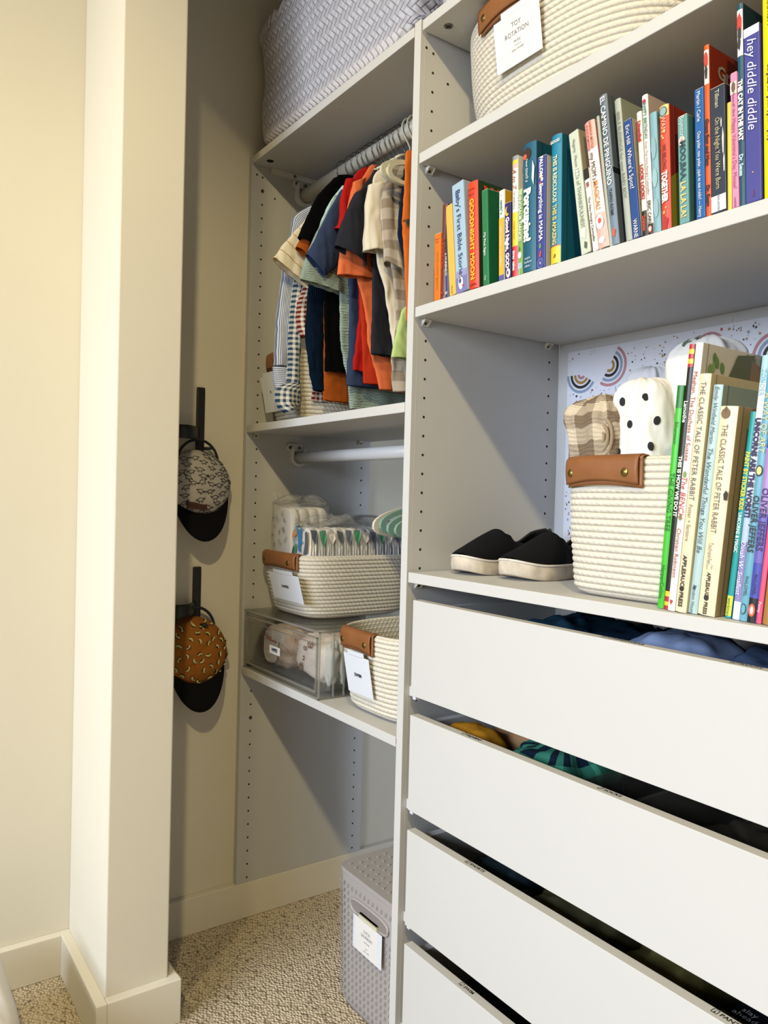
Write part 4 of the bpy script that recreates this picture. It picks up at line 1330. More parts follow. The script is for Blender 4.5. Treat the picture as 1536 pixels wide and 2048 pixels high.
garment('muslin_tee', 'sage green crinkled muslin tee, the longest on the rod', -0.375,
        [(0.107, 1.689), (0.089, 1.57), (0.084, 1.438), (0.087, 1.39), (0.089, 1.346), (0.099, 1.302), (0.109, 1.258), (0.116, 1.204)],
        [((0.066, 1.646), (0.105, 1.655)), ((0.027, 1.569), (0.1, 1.585)), ((0.0, 1.508), (0.112, 1.515)), ((-0.014, 1.457), (0.107, 1.442))], cloth('sage', '#98a99d', crinkle=True), seed=9, hemcol='#6f8375', rightw=.20, fold=.004)
garment('short_sleeve_tee', 'slate blue tee between the sage green and red ones', -0.357,
        [(0.109, 1.701), (0.089, 1.666), (0.087, 1.595), (0.093, 1.483), (0.098, 1.419), (0.098, 1.359), (0.098, 1.299), (0.097, 1.251)],
        [((0.07, 1.654), (0.093, 1.64)), ((0.039, 1.601), (0.079, 1.575)), ((0.01, 1.54), (0.067, 1.505)), ((-0.009, 1.503), (0.031, 1.468))], cloth('slate', '#36425f'), seed=10, hemcol='#2a3550')
garment('short_sleeve_tee', 'bright red tee, its ruffled sleeve pinched behind the charcoal one', -0.341,
        [(0.137, 1.708), (0.095, 1.689), (0.079, 1.646), (0.078, 1.559), (0.105, 1.476), (0.111, 1.388), (0.106, 1.328), (0.101, 1.3), (0.103, 1.281)],
        [((0.071, 1.672), (0.099, 1.676)), ((0.058, 1.627), (0.086, 1.619)), ((0.057, 1.583), (0.087, 1.584)), ((0.046, 1.565), (0.078, 1.553))], cloth('red', '#b3201d'), seed=11, fold=.004)
garment('short_sleeve_tee', 'deep orange-red tee hanging just behind the coral one', -0.329,
        [(0.14, 1.699), (0.106, 1.649), (0.1, 1.501), (0.108, 1.4), (0.115, 1.327), (0.122, 1.254)], [], cloth('redorange', '#b5341c'), seed=12)
garment('short_sleeve_tee', 'coral orange tee with a wide sleeve under the charcoal one', -0.317,
        [(0.144, 1.705), (0.104, 1.686), (0.084, 1.64), (0.082, 1.553), (0.089, 1.47), (0.105, 1.427), (0.116, 1.384), (0.122, 1.332), (0.141, 1.284), (0.152, 1.244)],
        [((0.073, 1.658), (0.101, 1.674)), ((0.061, 1.6), (0.088, 1.618)), ((0.047, 1.517), (0.116, 1.531)), ((0.04, 1.463), (0.127, 1.470))], cloth('coral', '#e07448', heather=.12), seed=13, hemcol='#b3522e', ts=.011)
garment('short_sleeve_tee', 'charcoal tee with an open sleeve hem, left of the cream one', -0.299,
        [(0.136, 1.696), (0.103, 1.671), (0.083, 1.64), (0.087, 1.607), (0.099, 1.552), (0.114, 1.5), (0.115, 1.439), (0.116, 1.381), (0.119, 1.312)],
        [((0.066, 1.628), (0.100, 1.655)), ((0.047, 1.586), (0.093, 1.603)), ((0.035, 1.555), (0.094, 1.563)), ((0.023, 1.513), (0.095, 1.490))], cloth('charcoal', '#2d2e36'), seed=14, hemcol='#24252b', ts=.013)
garment('short_sleeve_tee', 'cream tee with an open sleeve hem beside the beige checked shirt', -0.271,
        [(0.123, 1.685), (0.095, 1.661), (0.086, 1.599), (0.098, 1.545), (0.108, 1.493), (0.124, 1.45), (0.136, 1.408), (0.146, 1.366), (0.152, 1.33), (0.155, 1.304)],
        [((0.082, 1.640), (0.118, 1.655)), ((0.074, 1.596), (0.119, 1.601)), ((0.074, 1.554), (0.121, 1.561)), ((0.074, 1.508), (0.121, 1.515))], cloth('cream', '#e6dcc6', heather=.04), seed=15, hemcol='#c9bda4', ts=.017, fold=.005)
garment('checked_shirt', 'beige checked button shirt, the last tee-shaped garment before the dungarees', -0.243,
        [(0.138, 1.692), (0.103, 1.653), (0.101, 1.594), (0.114, 1.513), (0.13, 1.453), (0.138, 1.418), (0.142, 1.375), (0.130, 1.305), (0.134, 1.272), (0.139, 1.231)],
        [((0.099, 1.636), (0.145, 1.665)), ((0.094, 1.606), (0.139, 1.617)), ((0.095, 1.579), (0.136, 1.584)), ((0.102, 1.532), (0.143, 1.536)), ((0.108, 1.486), (0.156, 1.464))], PLAID, seed=16, ts=.015, fold=.005)
garment('short_sleeve_tee', 'lime green tee low beside the divider panel', -0.214,
        [(0.180, 1.56), (0.172, 1.49), (0.150, 1.413), (0.131, 1.383), (0.121, 1.339), (0.109, 1.293)], [], cloth('lime', '#bed58a'), seed=17, hemcol='#8fa860', rightw=.16)
g = empty('dungarees', (-0.185, .135, 1.44), 'bright orange dungarees with a strap looped over a plastic hanger', 'dungarees', 'kids clothes on the upper rod')
ORG = cloth('orange', '#d96f2a')
loft(-0.183, [((0.128, 1.672), (0.142, 1.672)), ((0.112, 1.686), (0.130, 1.688)), ((0.108, 1.66), (0.125, 1.662)), ((0.108, 1.634), (0.123, 1.637)), ((0.107, 1.593), (0.123, 1.597)), ((0.105, 1.549), (0.124, 1.552))], ORG, .003, .003, .001, 31, 'strap', g)
loft(-0.185, [((0.106, 1.552), (0.20, 1.552)), ((0.108, 1.535), (0.21, 1.535)), ((0.112, 1.500), (0.23, 1.500)), ((0.117, 1.445), (0.24, 1.445)), ((0.125, 1.36), (0.25, 1.36))], ORG, .006, .008, .002, 32, 'bib', g)
q = MB(); q.disc((-0.176, .112, 1.547), (1, 0, 0), .0055, M('#6b6f72', .4, .6), 16, h=.002); q.build('buckle', g)
g = garment('short_sleeve_tee', 'dark navy tee, a patch of it visible behind the orange dungarees', -0.200, [(.120, 1.66), (.112, 1.60), (.108, 1.55), (.112, 1.52), (.135, 1.46)], [], cloth('darknavy', '#16223a'), seed=18)


# hangers
def hanger(X, lab, mat=CREAMPL, y=.135, z=1.740, r=.0165, arm=.10, top=1.700, group='clothes hangers on the upper rod'):
    o = empty('clothes_hanger', (X, y, top), lab, 'hanger', group)
    q = MB()
    R_ = r+.0045
    pts = [(X+.0005, y+R_*math.cos(R(a)), z+.0035+R_*math.sin(R(a))) for a in range(-35, 226, 12)]
    pts = pts + [(X, y-.006, z-R_-.006), (X, y, z-R_-.013), (X, y, top)]
    q.tube(pts, .0011, STEEL, 8)
    q.build('hook', o)
    q = MB()
    pts = [(X, y-arm, top-.012), (X, y-arm*.5, top-.005), (X, y, top), (X, y+arm*.5, top-.005), (X, y+arm, top-.012)]
    q.tube(pts, .0028, mat, 8)
    q.build('shoulder_bar', o)
    return o


for X, lb in ((-.456, 'first from the left, holding the gingham shirt'), (-.421, 'holding the dark navy ribbed top'), (-.398, 'holding the black tee'), (-.375, 'holding the sage green tee'),
              (-.357, 'holding the slate blue tee'), (-.341, 'holding the red tee'), (-.317, 'holding the coral orange tee'), (-.299, 'holding the charcoal tee'), (-.290, 'close behind the cream tee'),
              (-.271, 'holding the cream tee'), (-.256, 'close behind the beige checked shirt'), (-.243, 'holding the beige checked shirt'), (-.224, 'nearest the divider on the upper rod')):
    hanger(X, 'silver wire hook hanger '+lb, arm=.022)


def loop_hanger(X, y0, y1, z, hgt, mat, lab, grp, rz, zr, r, bar=.0042, tilt=0.0, slot=True):
    """child's moulded hanger with rounded open loop arms, flat bar section"""
    o = empty('loop_hanger', (X, .134, z), lab, 'hanger', grp)
    q = MB()
    cy_ = (y0+y1)/2
    n = 40
    a_, b_ = (y1-y0)/2, hgt/2
    cz = z
    for side_ in (0,):
        pts_o, pts_i = [], []
        for k in range(n):
            c, s_ = sell(2*PI*k/n, 2.3)
            droop = -.10*abs((c*a_))
            pts_o.append((cy_+c*a_, cz+s_*b_+droop*(1 if abs(c) > .2 else 1)))
            pts_i.append((cy_+c*(a_-bar*2.2), cz+s_*(b_-bar*1.9)+droop))
        th = .0032
        for k in range(n):
            k2 = (k+1) % n
            q.prism([(X-th, *pts_o[k]), (X-th, *pts_o[k2]), (X-th, *pts_i[k2]), (X-th, *pts_i[k])], (2*th, 0, 0), mat)
    bmesh.ops.remove_doubles(q.bm, verts=q.bm.verts, dist=1e-6)
    q.build('arm_loop', o)
    q = MB()
    R_ = r+.004
    pts = [(X, rz+R_*math.cos(R(a)), zr+.003+R_*math.sin(R(a))) for a in range(-35, 226, 12)] + [(X, rz-.004, zr-R_-.006), (X, rz, zr-R_-.012), (X, rz, z+b_-.002)]
    q.tube(pts, .0018, mat, 8)
    q.build('hook', o)
    return o


loop_hanger(-.207, 0.066, .200, 1.655, .050, CREAMPL, 'cream plastic loop hanger left of the orange strap', 'cream loop hangers', .135, 1.74, .0165)
loop_hanger(-.190, 0.070, .200, 1.648, .050, CREAMPL, 'cream plastic loop hanger carrying the orange strap', 'cream loop hangers', .135, 1.74, .0165)
TEAL = M('#7fa498', .45, key='tealplastic')
for k, (X, mt, lb) in enumerate(((-.128, M('#d9d4c4', .45), 'off-white loop hanger behind the teal ones on the lower rod'), (-.112, TEAL, 'teal loop hanger, farthest of three on the lower rod'), (-.094, TEAL, 'teal loop hanger in the middle of three on the lower rod'), (-.076, TEAL, 'teal loop hanger nearest the divider on the lower rod'))):
    loop_hanger(X, .016+.004*k, .25, .9745+(.004 if k == 1 else 0) - .002*k, .060-.003*k, mt, lb, 'loop hangers on the lower rod', .134, 1.1065, .0135, bar=.0048)


# ------------------------------------------------------------------ diapers
def pillow(q, c, sx, sy, sz, mat, n=3.5, seed=0, amp=.002, nu=36, nv=18, M4=None, uvs=1.0, fr=60):
    c = Vector(c)

    def P(i, j):
        th = 2*PI*i/nu
        ph = -PI/2+PI*j/nv
        cx_, sx_ = math.cos(th), math.sin(th)
        sg = lambda v_: (1 if v_ >= 0 else -1)
        e = 2/n
        a = sg(cx_)*abs(cx_)**e*abs(math.cos(ph))**e
        b1 = sg(sx_)*abs(sx_)**e*abs(math.cos(ph))**e
        d = sg(math.sin(ph))*abs(math.sin(ph))**e
        p = Vector((a*sx, b1*sy, d*sz))
        f = 1+amp/max(.01, min(sx, sz))*nz(a*sx*fr+seed, b1*sy*fr, d*sz*fr+seed)
        p = p*f
        if M4 is not None:
            p = M4 @ p
        return c+p
    q.grid(P, nu, nv+1, mat, wrap=True, uvf=lambda i, j: (i/nu*2*(sx+sy)*2, j/nv*sz*2*uvs))


DIA = M('#eeebe6', .8, var=.02, bump=.3, bscale=120, key='diaper')


def blob(q, c, pts, mat, X=None, axis='y', s=1.0, ang=0.0):
    ca, sa = math.cos(ang), math.sin(ang)
    out = []
    for a, b1 in pts:
        a, b1 = a*s, b1*s
        u, v = a*ca-b1*sa, a*sa+b1*ca
        out.append((c[0]+u, c[1], c[2]+v) if axis == 'y' else (c[0], c[1]+u, c[2]+v))
    q.poly(out, mat)


def sprig(q, c, s, ang, mat, axis='y'):
    for k in range(5):
        for sd in (-1, 1):
            blob(q, (c[0]+(math.cos(ang)*k*.0022*s if axis == 'y' else 0), c[1]+(0 if axis == 'y' else math.cos(ang)*k*.0022*s), c[2]+math.sin(ang)*k*.0022*s),
                 [(0, 0), (.0012*sd, .0016), (.0028*sd, .0026), (.0016*sd, .0008)], mat, axis=axis, s=s, ang=ang-PI/2)


def pack(lab, x0, x1, y0, y1, z0, z1, n, kind):
    o = empty('diaper_pack', ((x0+x1)/2, (y0+y1)/2, z0), lab, 'diapers', 'diaper packs in the rope basket')
    random.seed(kind)
    pitch = (y1-y0)/n
    for k in range(n):
        q = MB()
        cy_ = y0+pitch*(k+.5)
        zz = z1-(.004*random.random())
        cx_ = (x0+x1)/2
        hx = (x1-x0)/2
        pillow(q, (cx_, cy_, (z0+zz)/2), hx, pitch*.50, (zz-z0)/2, DIA, 5, k*3.1+kind, .0015)
        X1 = cx_+hx
        if kind == 1:
            # wavy leg cuffs at the near side edge
            for w_ in range(3):
                pillow(q, (X1-.003, cy_-pitch*.28+w_*pitch*.28, (z0+zz)/2-.006-.004*((k+w_) % 2)), .006, pitch*.13, (zz-z0)/2*(.74+.05*math.sin(k*2.3+w_)), DIA, 2.2, w_+k, .004, 14, 14, fr=260)
            yy = cy_
            c = ('#59616b', '#4f9a72', '#e9e2d4', '#59616b', '#6f7780', '#4f9a72', '#e9e2d4')[k % 7]
            sk = .004*math.sin(k*1.7)
            q.poly([(X1+.0024, yy-pitch*.42, zz-.004), (X1+.0024, yy+pitch*.30, zz-.006+sk), (X1+.0060, yy+pitch*.40, zz-.020+sk), (X1+.0066, yy+pitch*.05, zz-.036-sk), (X1+.0060, yy-pitch*.30, zz-.022)], M(c, .8))
        else:
            for w_ in range(2):
                sprig(q, (X1+.0012, cy_-pitch*.1, zz-.03-w_*.035), .8, 1.2, M('#5a6068', .8), axis='x')
        if k == 0:
            yf = y0-.0040
            zr = .888
            zh = zz-zr
            w2 = x1-x0
            if kind == 0:
                for (a, b1, s_, an) in ((.30, .80, 1.5, -.8), (.60, .50, 1.3, .3), (.45, .25, 1.6, -.7), (.75, .20, 1.6, .9), (.2, .5, 1.2, .9)):
                    sprig(q, (x0+w2*a, yf, zr+zh*b1), s_, an, M('#5d6672', .8))
                for (a, b1, c) in ((.18, .72, '#6f7d90'), (.62, .86, '#a89aa0'), (.75, .72, '#7b88a4'), (.72, .48, '#6f7d90'), (.15, .32, '#8a8078'), (.5, .42, '#9a8f92'), (.25, .12, '#8a8f98')):
                    blob(q, (x0+w2*a, yf, zr+zh*b1), [(-.007, -.002), (-.004, .003), (0, .0055), (.005, .003), (.007, -.003), (.004, -.001), (0, .002), (-.004, -.001)], M(c, .8), ang=a*3)
            else:
                dino = [(-.004, -.030), (.006, -.034), (.004, -.016), (.014, -.013), (.013, -.009), (.006, -.008), (.008, .002), (.006, .013), (.012, .016), (.011, .021), (.004, .020), (-.001, .012), (-.007, .018), (-.014, .026), (-.018, .025), (-.012, .013), (-.009, .002), (-.006, -.010), (-.007, -.020)]
                blob(q, (x0+w2*.52, yf-.0002, zr+zh*.62), dino, M('#2f87c4', .7), s=1.0)
                blob(q, (x0+w2*.18, yf, zr+zh*.72), [(-.011, -.009), (-.007, .006), (0, .011), (.004, .006), (.010, .004), (.007, -.002), (.002, -.006), (-.004, -.008)], M('#e29a55', .8))
                blob(q, (x0+w2*.12, yf, zr+zh*.15), [(-.007, -.014), (-.004, -.002), (.003, .009), (.006, .002), (.004, -.008), (0, -.014)], M('#4f5660', .8))
                blob(q, (x0+w2*.26, yf, zr+zh*.20), [(-.004, -.012), (-.003, .006), (.002, .011), (.006, .003), (.003, -.012)], M('#3f9a72', .8))
                blob(q, (x0+w2*.90, yf, zr+zh*.45), [(-.010, -.028), (-.004, -.004), (-.003, .022), (.005, .024), (.008, .004), (.006, -.024)], M('#59616b', .8))
                sprig(q, (x0+w2*.28, yf, zr+zh*.42), 1.5, 1.5, M('#3d4650', .8))
                sprig(q, (x0+w2*.80, yf, zr+zh*.70), 1.0, .8, M('#c0603a', .8))
        q.build('diaper', o)
    # crumpled clear bag
    q = MB()
    cx_, cy_ = (x0+x1)/2, (y0+y1)/2
    nu, nv = 60, 26

    def B(i, j):
        th = 2*PI*i/nu
        f = j/nv
        c, s_ = sell(th, 6)
        gx, gy = (x1-x0)/2+.004, (y1-y0)/2+.004
        if f < .62:
            z = z0+.01+(z1-z0-.002)*f/.62
            k = 1.0
        else:
            g_ = (f-.62)/.38
            z = z1+.004+.014*math.sin(g_*PI*.5)+.010*math.sin(th*3+kind*2)*math.sin(g_*PI)
            k = 1-.97*g_**1.3
        am = .0055*(.15+f*f*1.5)
        return Vector((cx_+c*gx*k+am*nz(c*7, s_*9+kind, f*9), cy_+s_*gy*k+am*nz(c*9, s_*7, f*9+4), z+am*1.6*nz(c*11, s_*11, f*3+kind)))
    V = q.grid(B, nu, nv+1, BAG, wrap=True)
    # pinched tail of the bag
    if kind == 0:
        base = Vector((cx_-.004, cy_-.06, z1+.004))
        q.grid(lambda i, j: base+Vector(((i/6-.5)*(.012+.030*j/6), .004*math.sin(i*1.4+j), .026*j/6+.004*math.sin(i*2.0))), 7, 7, BAG)
    else:
        base = Vector((cx_+.004, cy_-.05, z1+.010))
        q.grid(lambda i, j: base+Vector(((i/6-.5)*(.010+.026*j/6)-.02*j/6, .004*math.sin(i*1.4+j), .018*j/6+.004*math.sin(i*2.0))), 7, 7, BAG)
        q.text('MILLIE', .0075, INK, frame_mat((cx_+.006, y0-.006, z1+.001), (1, 0, 0), (0, .5, .8)), bold=.03)
    q.build('clear_bag', o)
    return o


pack('clear bag of diapers with grey leaf sprigs, at the left end of the basket', -0.604, -0.507, .050, .150, .800, .990, 4, 0)
pack('clear bag of diapers with a blue dinosaur, at the right of the basket', -0.499, -0.427, .052, .318, .800, .946, 12, 1)


# ------------------------------------------------------------------ clear drawer box
def acrylic():
    o = empty('clear_drawer_box', (-.46, .17, .608), 'clear acrylic stacking drawer on the lowest left shelf under the diapers basket', 'drawer box')
    x0, x1, y0, y1, z0, z1 = -.6395, -.2875, .003, .345, .6083, .7445
    t = .0035
    q = MB()
    q.box(x0, x1, y0+.004, y1, z1-t, z1, ACRYL)
    q.box(x0, x1, y0+.004, y1, z0, z0+t, ACRYL)
    q.box(x0, x0+t, y0+.004, y1, z0+t, z1-t, ACRYL)
    q.box(x1-t, x1, y0+.004, y1, z0+t, z1-t, ACRYL)
    e = .0016
    # light caught in the edges, painted in as greyish tinted strips
    for (xa, xb) in ((x0, x1),):
        for z in (z0, z1-2*e):
            for y in (y0, y1-2*e):
                q.box(xa, xb, y, y+2*e, z, z+2*e, ACRYL_EDGE)
            
    for x in (x0, x1-2*e):
        for z in (z0, z1-2*e):
            q.box(x, x+2*e, y0, y1, z, z+2*e, ACRYL_EDGE)
        for y in (y0, y1-2*e):
            q.box(x, x+2*e, y, y+2*e, z0, z1, ACRYL_EDGE)
    # ribs on the near side
    for yy in (.035, .060, .12, .18, .24, .30):
        q.box(x1-.0005, x1+.0022, yy, yy+.003, z0+.004, z1-.004, ACRYL_EDGE)
    q.build('outer_case', o)
    q = MB()
    a0, a1, c0, c1 = x0+.012, x1-.012, z0+.012, z1-.013
    q.box(a0, a1, y0+.001, y0+.004, c0, c1, ACRYL)
    q.box(a0, a1, y0+.02, y1-.01, c0, c0+.003, ACRYL)
    q.box(a0, a0+.003, y0+.004, y1-.01, c0, c1-.01, ACRYL)
    q.box(a1-.003, a1, y0+.004, y1-.01, c0, c1-.01, ACRYL)
    for z in (c0, c1-.0025):
        q.box(a0, a1, y0, y0+.005, z, z+.0025, ACRYL_EDGE)
    for x in (a0, a1-.0025):
        q.box(x, x+.0025, y0, y0+.005, c0, c1, ACRYL_EDGE)
    q.box(a0, a1, y0+.001, y0+.003, c1-.014, c1-.0125, ACRYL_EDGE)
    q.box((a0+a1)/2-.026, (a0+a1)/2+.026, y0-.004, y0+.001, c1-.034, c1-.012, ACRYL_EDGE)
    dr = q.build('sliding_drawer', o)
    q = MB()
    q.box(-.5035, -.455, y0-.0012, y0-.0002, .666, .6835, M('#f1f1f1', .5), .0003)
    q.text('WIPES', .0100, M('#2a3558', .6), frame_mat((-.479, y0-.0016, .675), (1, 0, 0), (0, 0, 1)), bold=.05)
    q.build('label_sticker', dr)
    return o


acrylic()
# wipes package and folded diaper inside it
PINK = M('#f3dccd', .4, var=.06, scale=30, bump=.5, bscale=35, key='wipepack')
q = MB()
pillow(q, (-.555, .085, .668), .060, .048, .047, PINK, 4, 1.5, .004)
o = q.build('wipes_package')
tag(o, 'beige wipes package with a white lid and red lettering inside the clear drawer', 'wipes')
q = MB()
n = 28
q.prism([(-.553+.031*sell(2*PI*k/n, 3)[0], .0335, .672+.037*sell(2*PI*k/n, 3)[1]) for k in range(n)], (0, -.004, 0), M('#e9e5dc', .35))
for k in range(n):
    pass
q.tube([(-.553+.0325*sell(2*PI*k/n, 3)[0], .0300, .672+.0385*sell(2*PI*k/n, 3)[1]) for k in range(n//2-1, n+2)], .0012, M('#f4f2ec', .3), 8)
q.text('HUGGIES', .0128, M('#c0202a', .5), frame_mat((-.548, .0290, .686), (1, 0, -.05), (0.05, 0, 1)), bold=.06)
q.build('lid', o)
q = MB()
for (x, z, s_) in ((-.607, .690, 1.2), (-.602, .655, 1.0), (-.512, .64, 1.0), (-.60, .63, .8)):
    for k in range(5):
        a = k*2*PI/5
        q.disc((x+math.cos(a)*.0028*s_, .0355, z+math.sin(a)*.0028*s_), (0, -1, 0), .0018*s_, M('#8a6a5a', .7), 8)
q.build('printed_motif', o)
q = MB()
m4 = Matrix.Rotation(R(8), 4, 'Y')
pillow(q, (-.400, .095, .667), .066, .058, .046, M('#f6e6dc', .7, var=.05, scale=20, bump=.6, bscale=40, key='pinkdiaper'), 3.2, 6, .006, M4=m4)
o = q.build('folded_diaper')
tag(o, 'pinkish folded diapers with brown bear prints inside the clear drawer', 'diapers')
q = MB()
for (x, z, s_) in ((-.385, .700, 1.5), (-.405, .690, 1.0), (-.372, .705, .9), (-.420, .648, 1.6), (-.408, .668, 1.1), (-.445, .70, .9)):
    for k in range(5):
        a = k*2*PI/5+.3
        q.disc((x+math.cos(a)*.0035*s_, .0352, z+math.sin(a)*.0035*s_), (0, -1, 0), .0023*s_, M('#7d5646', .7), 8)
q.build('printed_motif', o)
q = MB()
for k in range(4):
    pillow(q, (-.330+.002*k, .060+.022*k, .668), .016, .012, .044, DIA, 2.6, k, .006, fr=90)
for k in range(3):
    pillow(q, (-.345, .150+.05*k, .664), .030, .024, .042, DIA, 3, k+9, .006)
tag(q.build('diaper_stack'), 'white ruffled diapers at the right end of the clear drawer', 'diapers')


# ------------------------------------------------------------------ blankets in the rope basket
def roll(kind, lab, c0, c1, r0, r1, mat, seed=0, amp=.006, tip=.6, sq=2.4, fold=None, cat='blanket'):
    """upright rolled cloth from c0 (bottom) to c1 (top)"""
    c0, c1 = Vector(c0), Vector(c1)
    nu, nv = 72, 56
    ax = (c1-c0)
    H = ax.length
    az = ax.normalized()
    a = Vector((1, 0, 0)); a = (a-az*a.dot(az)).normalized()
    b1 = az.cross(a)

    def P(i, j):
        f = j/nv
        th = 2*PI*i/nu
        rr = r0+(r1-r0)*f
        # body then rounded top
        if f < tip:
            s_ = 1.0
            h = f/tip*(H-r1*.75)
        else:
            g_ = (f-tip)/(1-tip)
            s_ = math.cos(g_*PI/2)**.75
            h = (H-r1*.75)+math.sin(g_*PI/2)*r1*.75
        c, s2 = sell(th, sq)
        w_ = amp*nz(c*2.2+seed, s2*2.2, f*3.2)+amp*.45*nz(c*5+seed, s2*5, f*9) + amp*.22*nz(c*12, s2*12+seed, f*20)
        rr2 = rr*s_+w_*max(.25, s_)
        return c0+az*(h+w_*.6)+(a*c*rr2)+(b1*s2*rr2)
    q = MB()
    q.grid(P, nu, nv+1, mat, wrap=True, uvf=lambda i, j: (i/nu*2*PI*(r0+r1)/2, j/nv*H*1.2))
    bmesh.ops.remove_doubles(q.bm, verts=q.bm.verts, dist=1e-5)
    return q.build(kind), P, nu, nv


BL = 'rolled blankets in the rope basket'
BPL = patterned('blanket_plaid', 'gingham', '#d3c4ac', '#7d6b58', .043, .5, crinkle=True)
MUSW = cloth('muslin_white', '#eeebe6', crinkle=False, weave=220, heather=.02)
o, P, nu, nv = roll('rolled_blanket', '', (0.345, .100, .95), (0.330, .090, 1.162), .049, .047, BPL, 2, .009, .70, 2.7)
tag(o, 'beige and brown checked muslin blanket rolled up, leftmost in the basket', 'blanket', BL)
# its rolled end folds
q = MB()
pts = []
for t in range(70):
    A = R(-60+t*13)
    rr = .021*(1-t/84)
    pts.append(Vector((.357+math.cos(A)*rr*.8, .0500+.0035*(1-t/70), 1.103+math.sin(A)*rr*1.35)))
q.tube(pts, .0024, cloth('blanket_edge', '#a39077'), 7)
q.build('rolled_end', o)
o, P, nu, nv = roll('rolled_blanket', '', (0.412, .104, .93), (0.392, .096, 1.180), .046, .037, MUSW, 5, .006, .82, 2.4)
tag(o, 'white muslin blanket with large black dots, rolled upright in the basket', 'blanket', BL)
q = MB()
DOT = M('#16161a', .9, key='dot')
random.seed(8)
for row, jj in enumerate(range(5, 54, 7)):
    for cidx in range(7):
        ii = (cidx*10 + (row % 2)*5 + random.randint(-1, 1)) % nu
        j2 = jj+random.randint(-1, 1)
        c = P(ii, j2); du = (P(ii+1, j2)-P(ii-1, j2)).normalized(); dv = (P(ii, j2+1)-P(ii, j2-1)).normalized()
        nrm = du.cross(dv).normalized()
        rx, rz = random.uniform(.0038, .0047), random.uniform(.0048, .0060)
        # patch that hugs the cloth
        ring = []
        for t in range(12):
            A = 2*PI*t/12
            ring.append(c+du*math.cos(A)*rx+dv*math.sin(A)*rz+nrm*.0009)
        cen = c+nrm*.0016
        vc = q.bm.verts.new(cen)
        vr = [q.bm.verts.new(p) for p in ring]
        for t in range(12):
            f = q.bm.faces.new((vc, vr[t], vr[(t+1) % 12])); f.material_index = q.mi(DOT); f.smooth = True
q.build('printed_dots', o)
o, P, nu, nv = roll('rolled_blanket', '', (0.470, .150, .93), (0.441, .150, 1.233), .060, .046, MUSW, 9, .006, .80, 2.2)
tag(o, 'large white muslin roll with green leaf prints, tallest in the basket', 'blanket', BL)
q = MB()
LEAFM = M('#5d6f5c', .9, key='leafprint')
for (ii, j2) in ((54, 53), (50, 51), (44, 30), (57, 26), (60, 44)):
    ii %= nu
    c = P(ii, j2); du = (P(ii+1, j2)-P(ii-1, j2)).normalized(); dv = (P(ii, min(nv, j2+1))-P(ii, j2-1)).normalized()
    nrm = du.cross(dv).normalized()
    for k in range(3):
        A0 = k*.9-.5
        cc = c+(du*math.cos(A0)+dv*math.sin(A0))*.006
        q.poly([cc+(du*math.cos(A0)+dv*math.sin(A0))*math.cos(t*PI/4)*.006+(du*-math.sin(A0)+dv*math.cos(A0))*math.sin(t*PI/4)*.0028+nrm*.0016 for t in range(8)], LEAFM)
q.build('printed_leaves', o)
o, P, nu, nv = roll('rolled_blanket', '', (0.352, .190, .95), (0.336, .185, 1.214), .036, .034, cloth('muslin_grey', '#dcdce0', weave=220, heather=.02), 14, .007, .88, 2.4)
tag(o, 'pale grey-white muslin roll behind the black-dotted blanket', 'blanket', BL)
q = MB()
for (ii, j2) in ((34, 47), (38, 44), (36, 50)):
    c = P(ii, j2); du = (P(ii+1, j2)-P(ii-1, j2)).normalized(); dv = (P(ii, j2+1)-P(ii, j2-1)).normalized()
    nrm = du.cross(dv).normalized()
    q.poly([c+du*math.cos(t*PI/5)*.010+dv*math.sin(t*PI/5)*.006+nrm*.002 for t in range(10)], LEAFM)
q.build('printed_leaves', o)


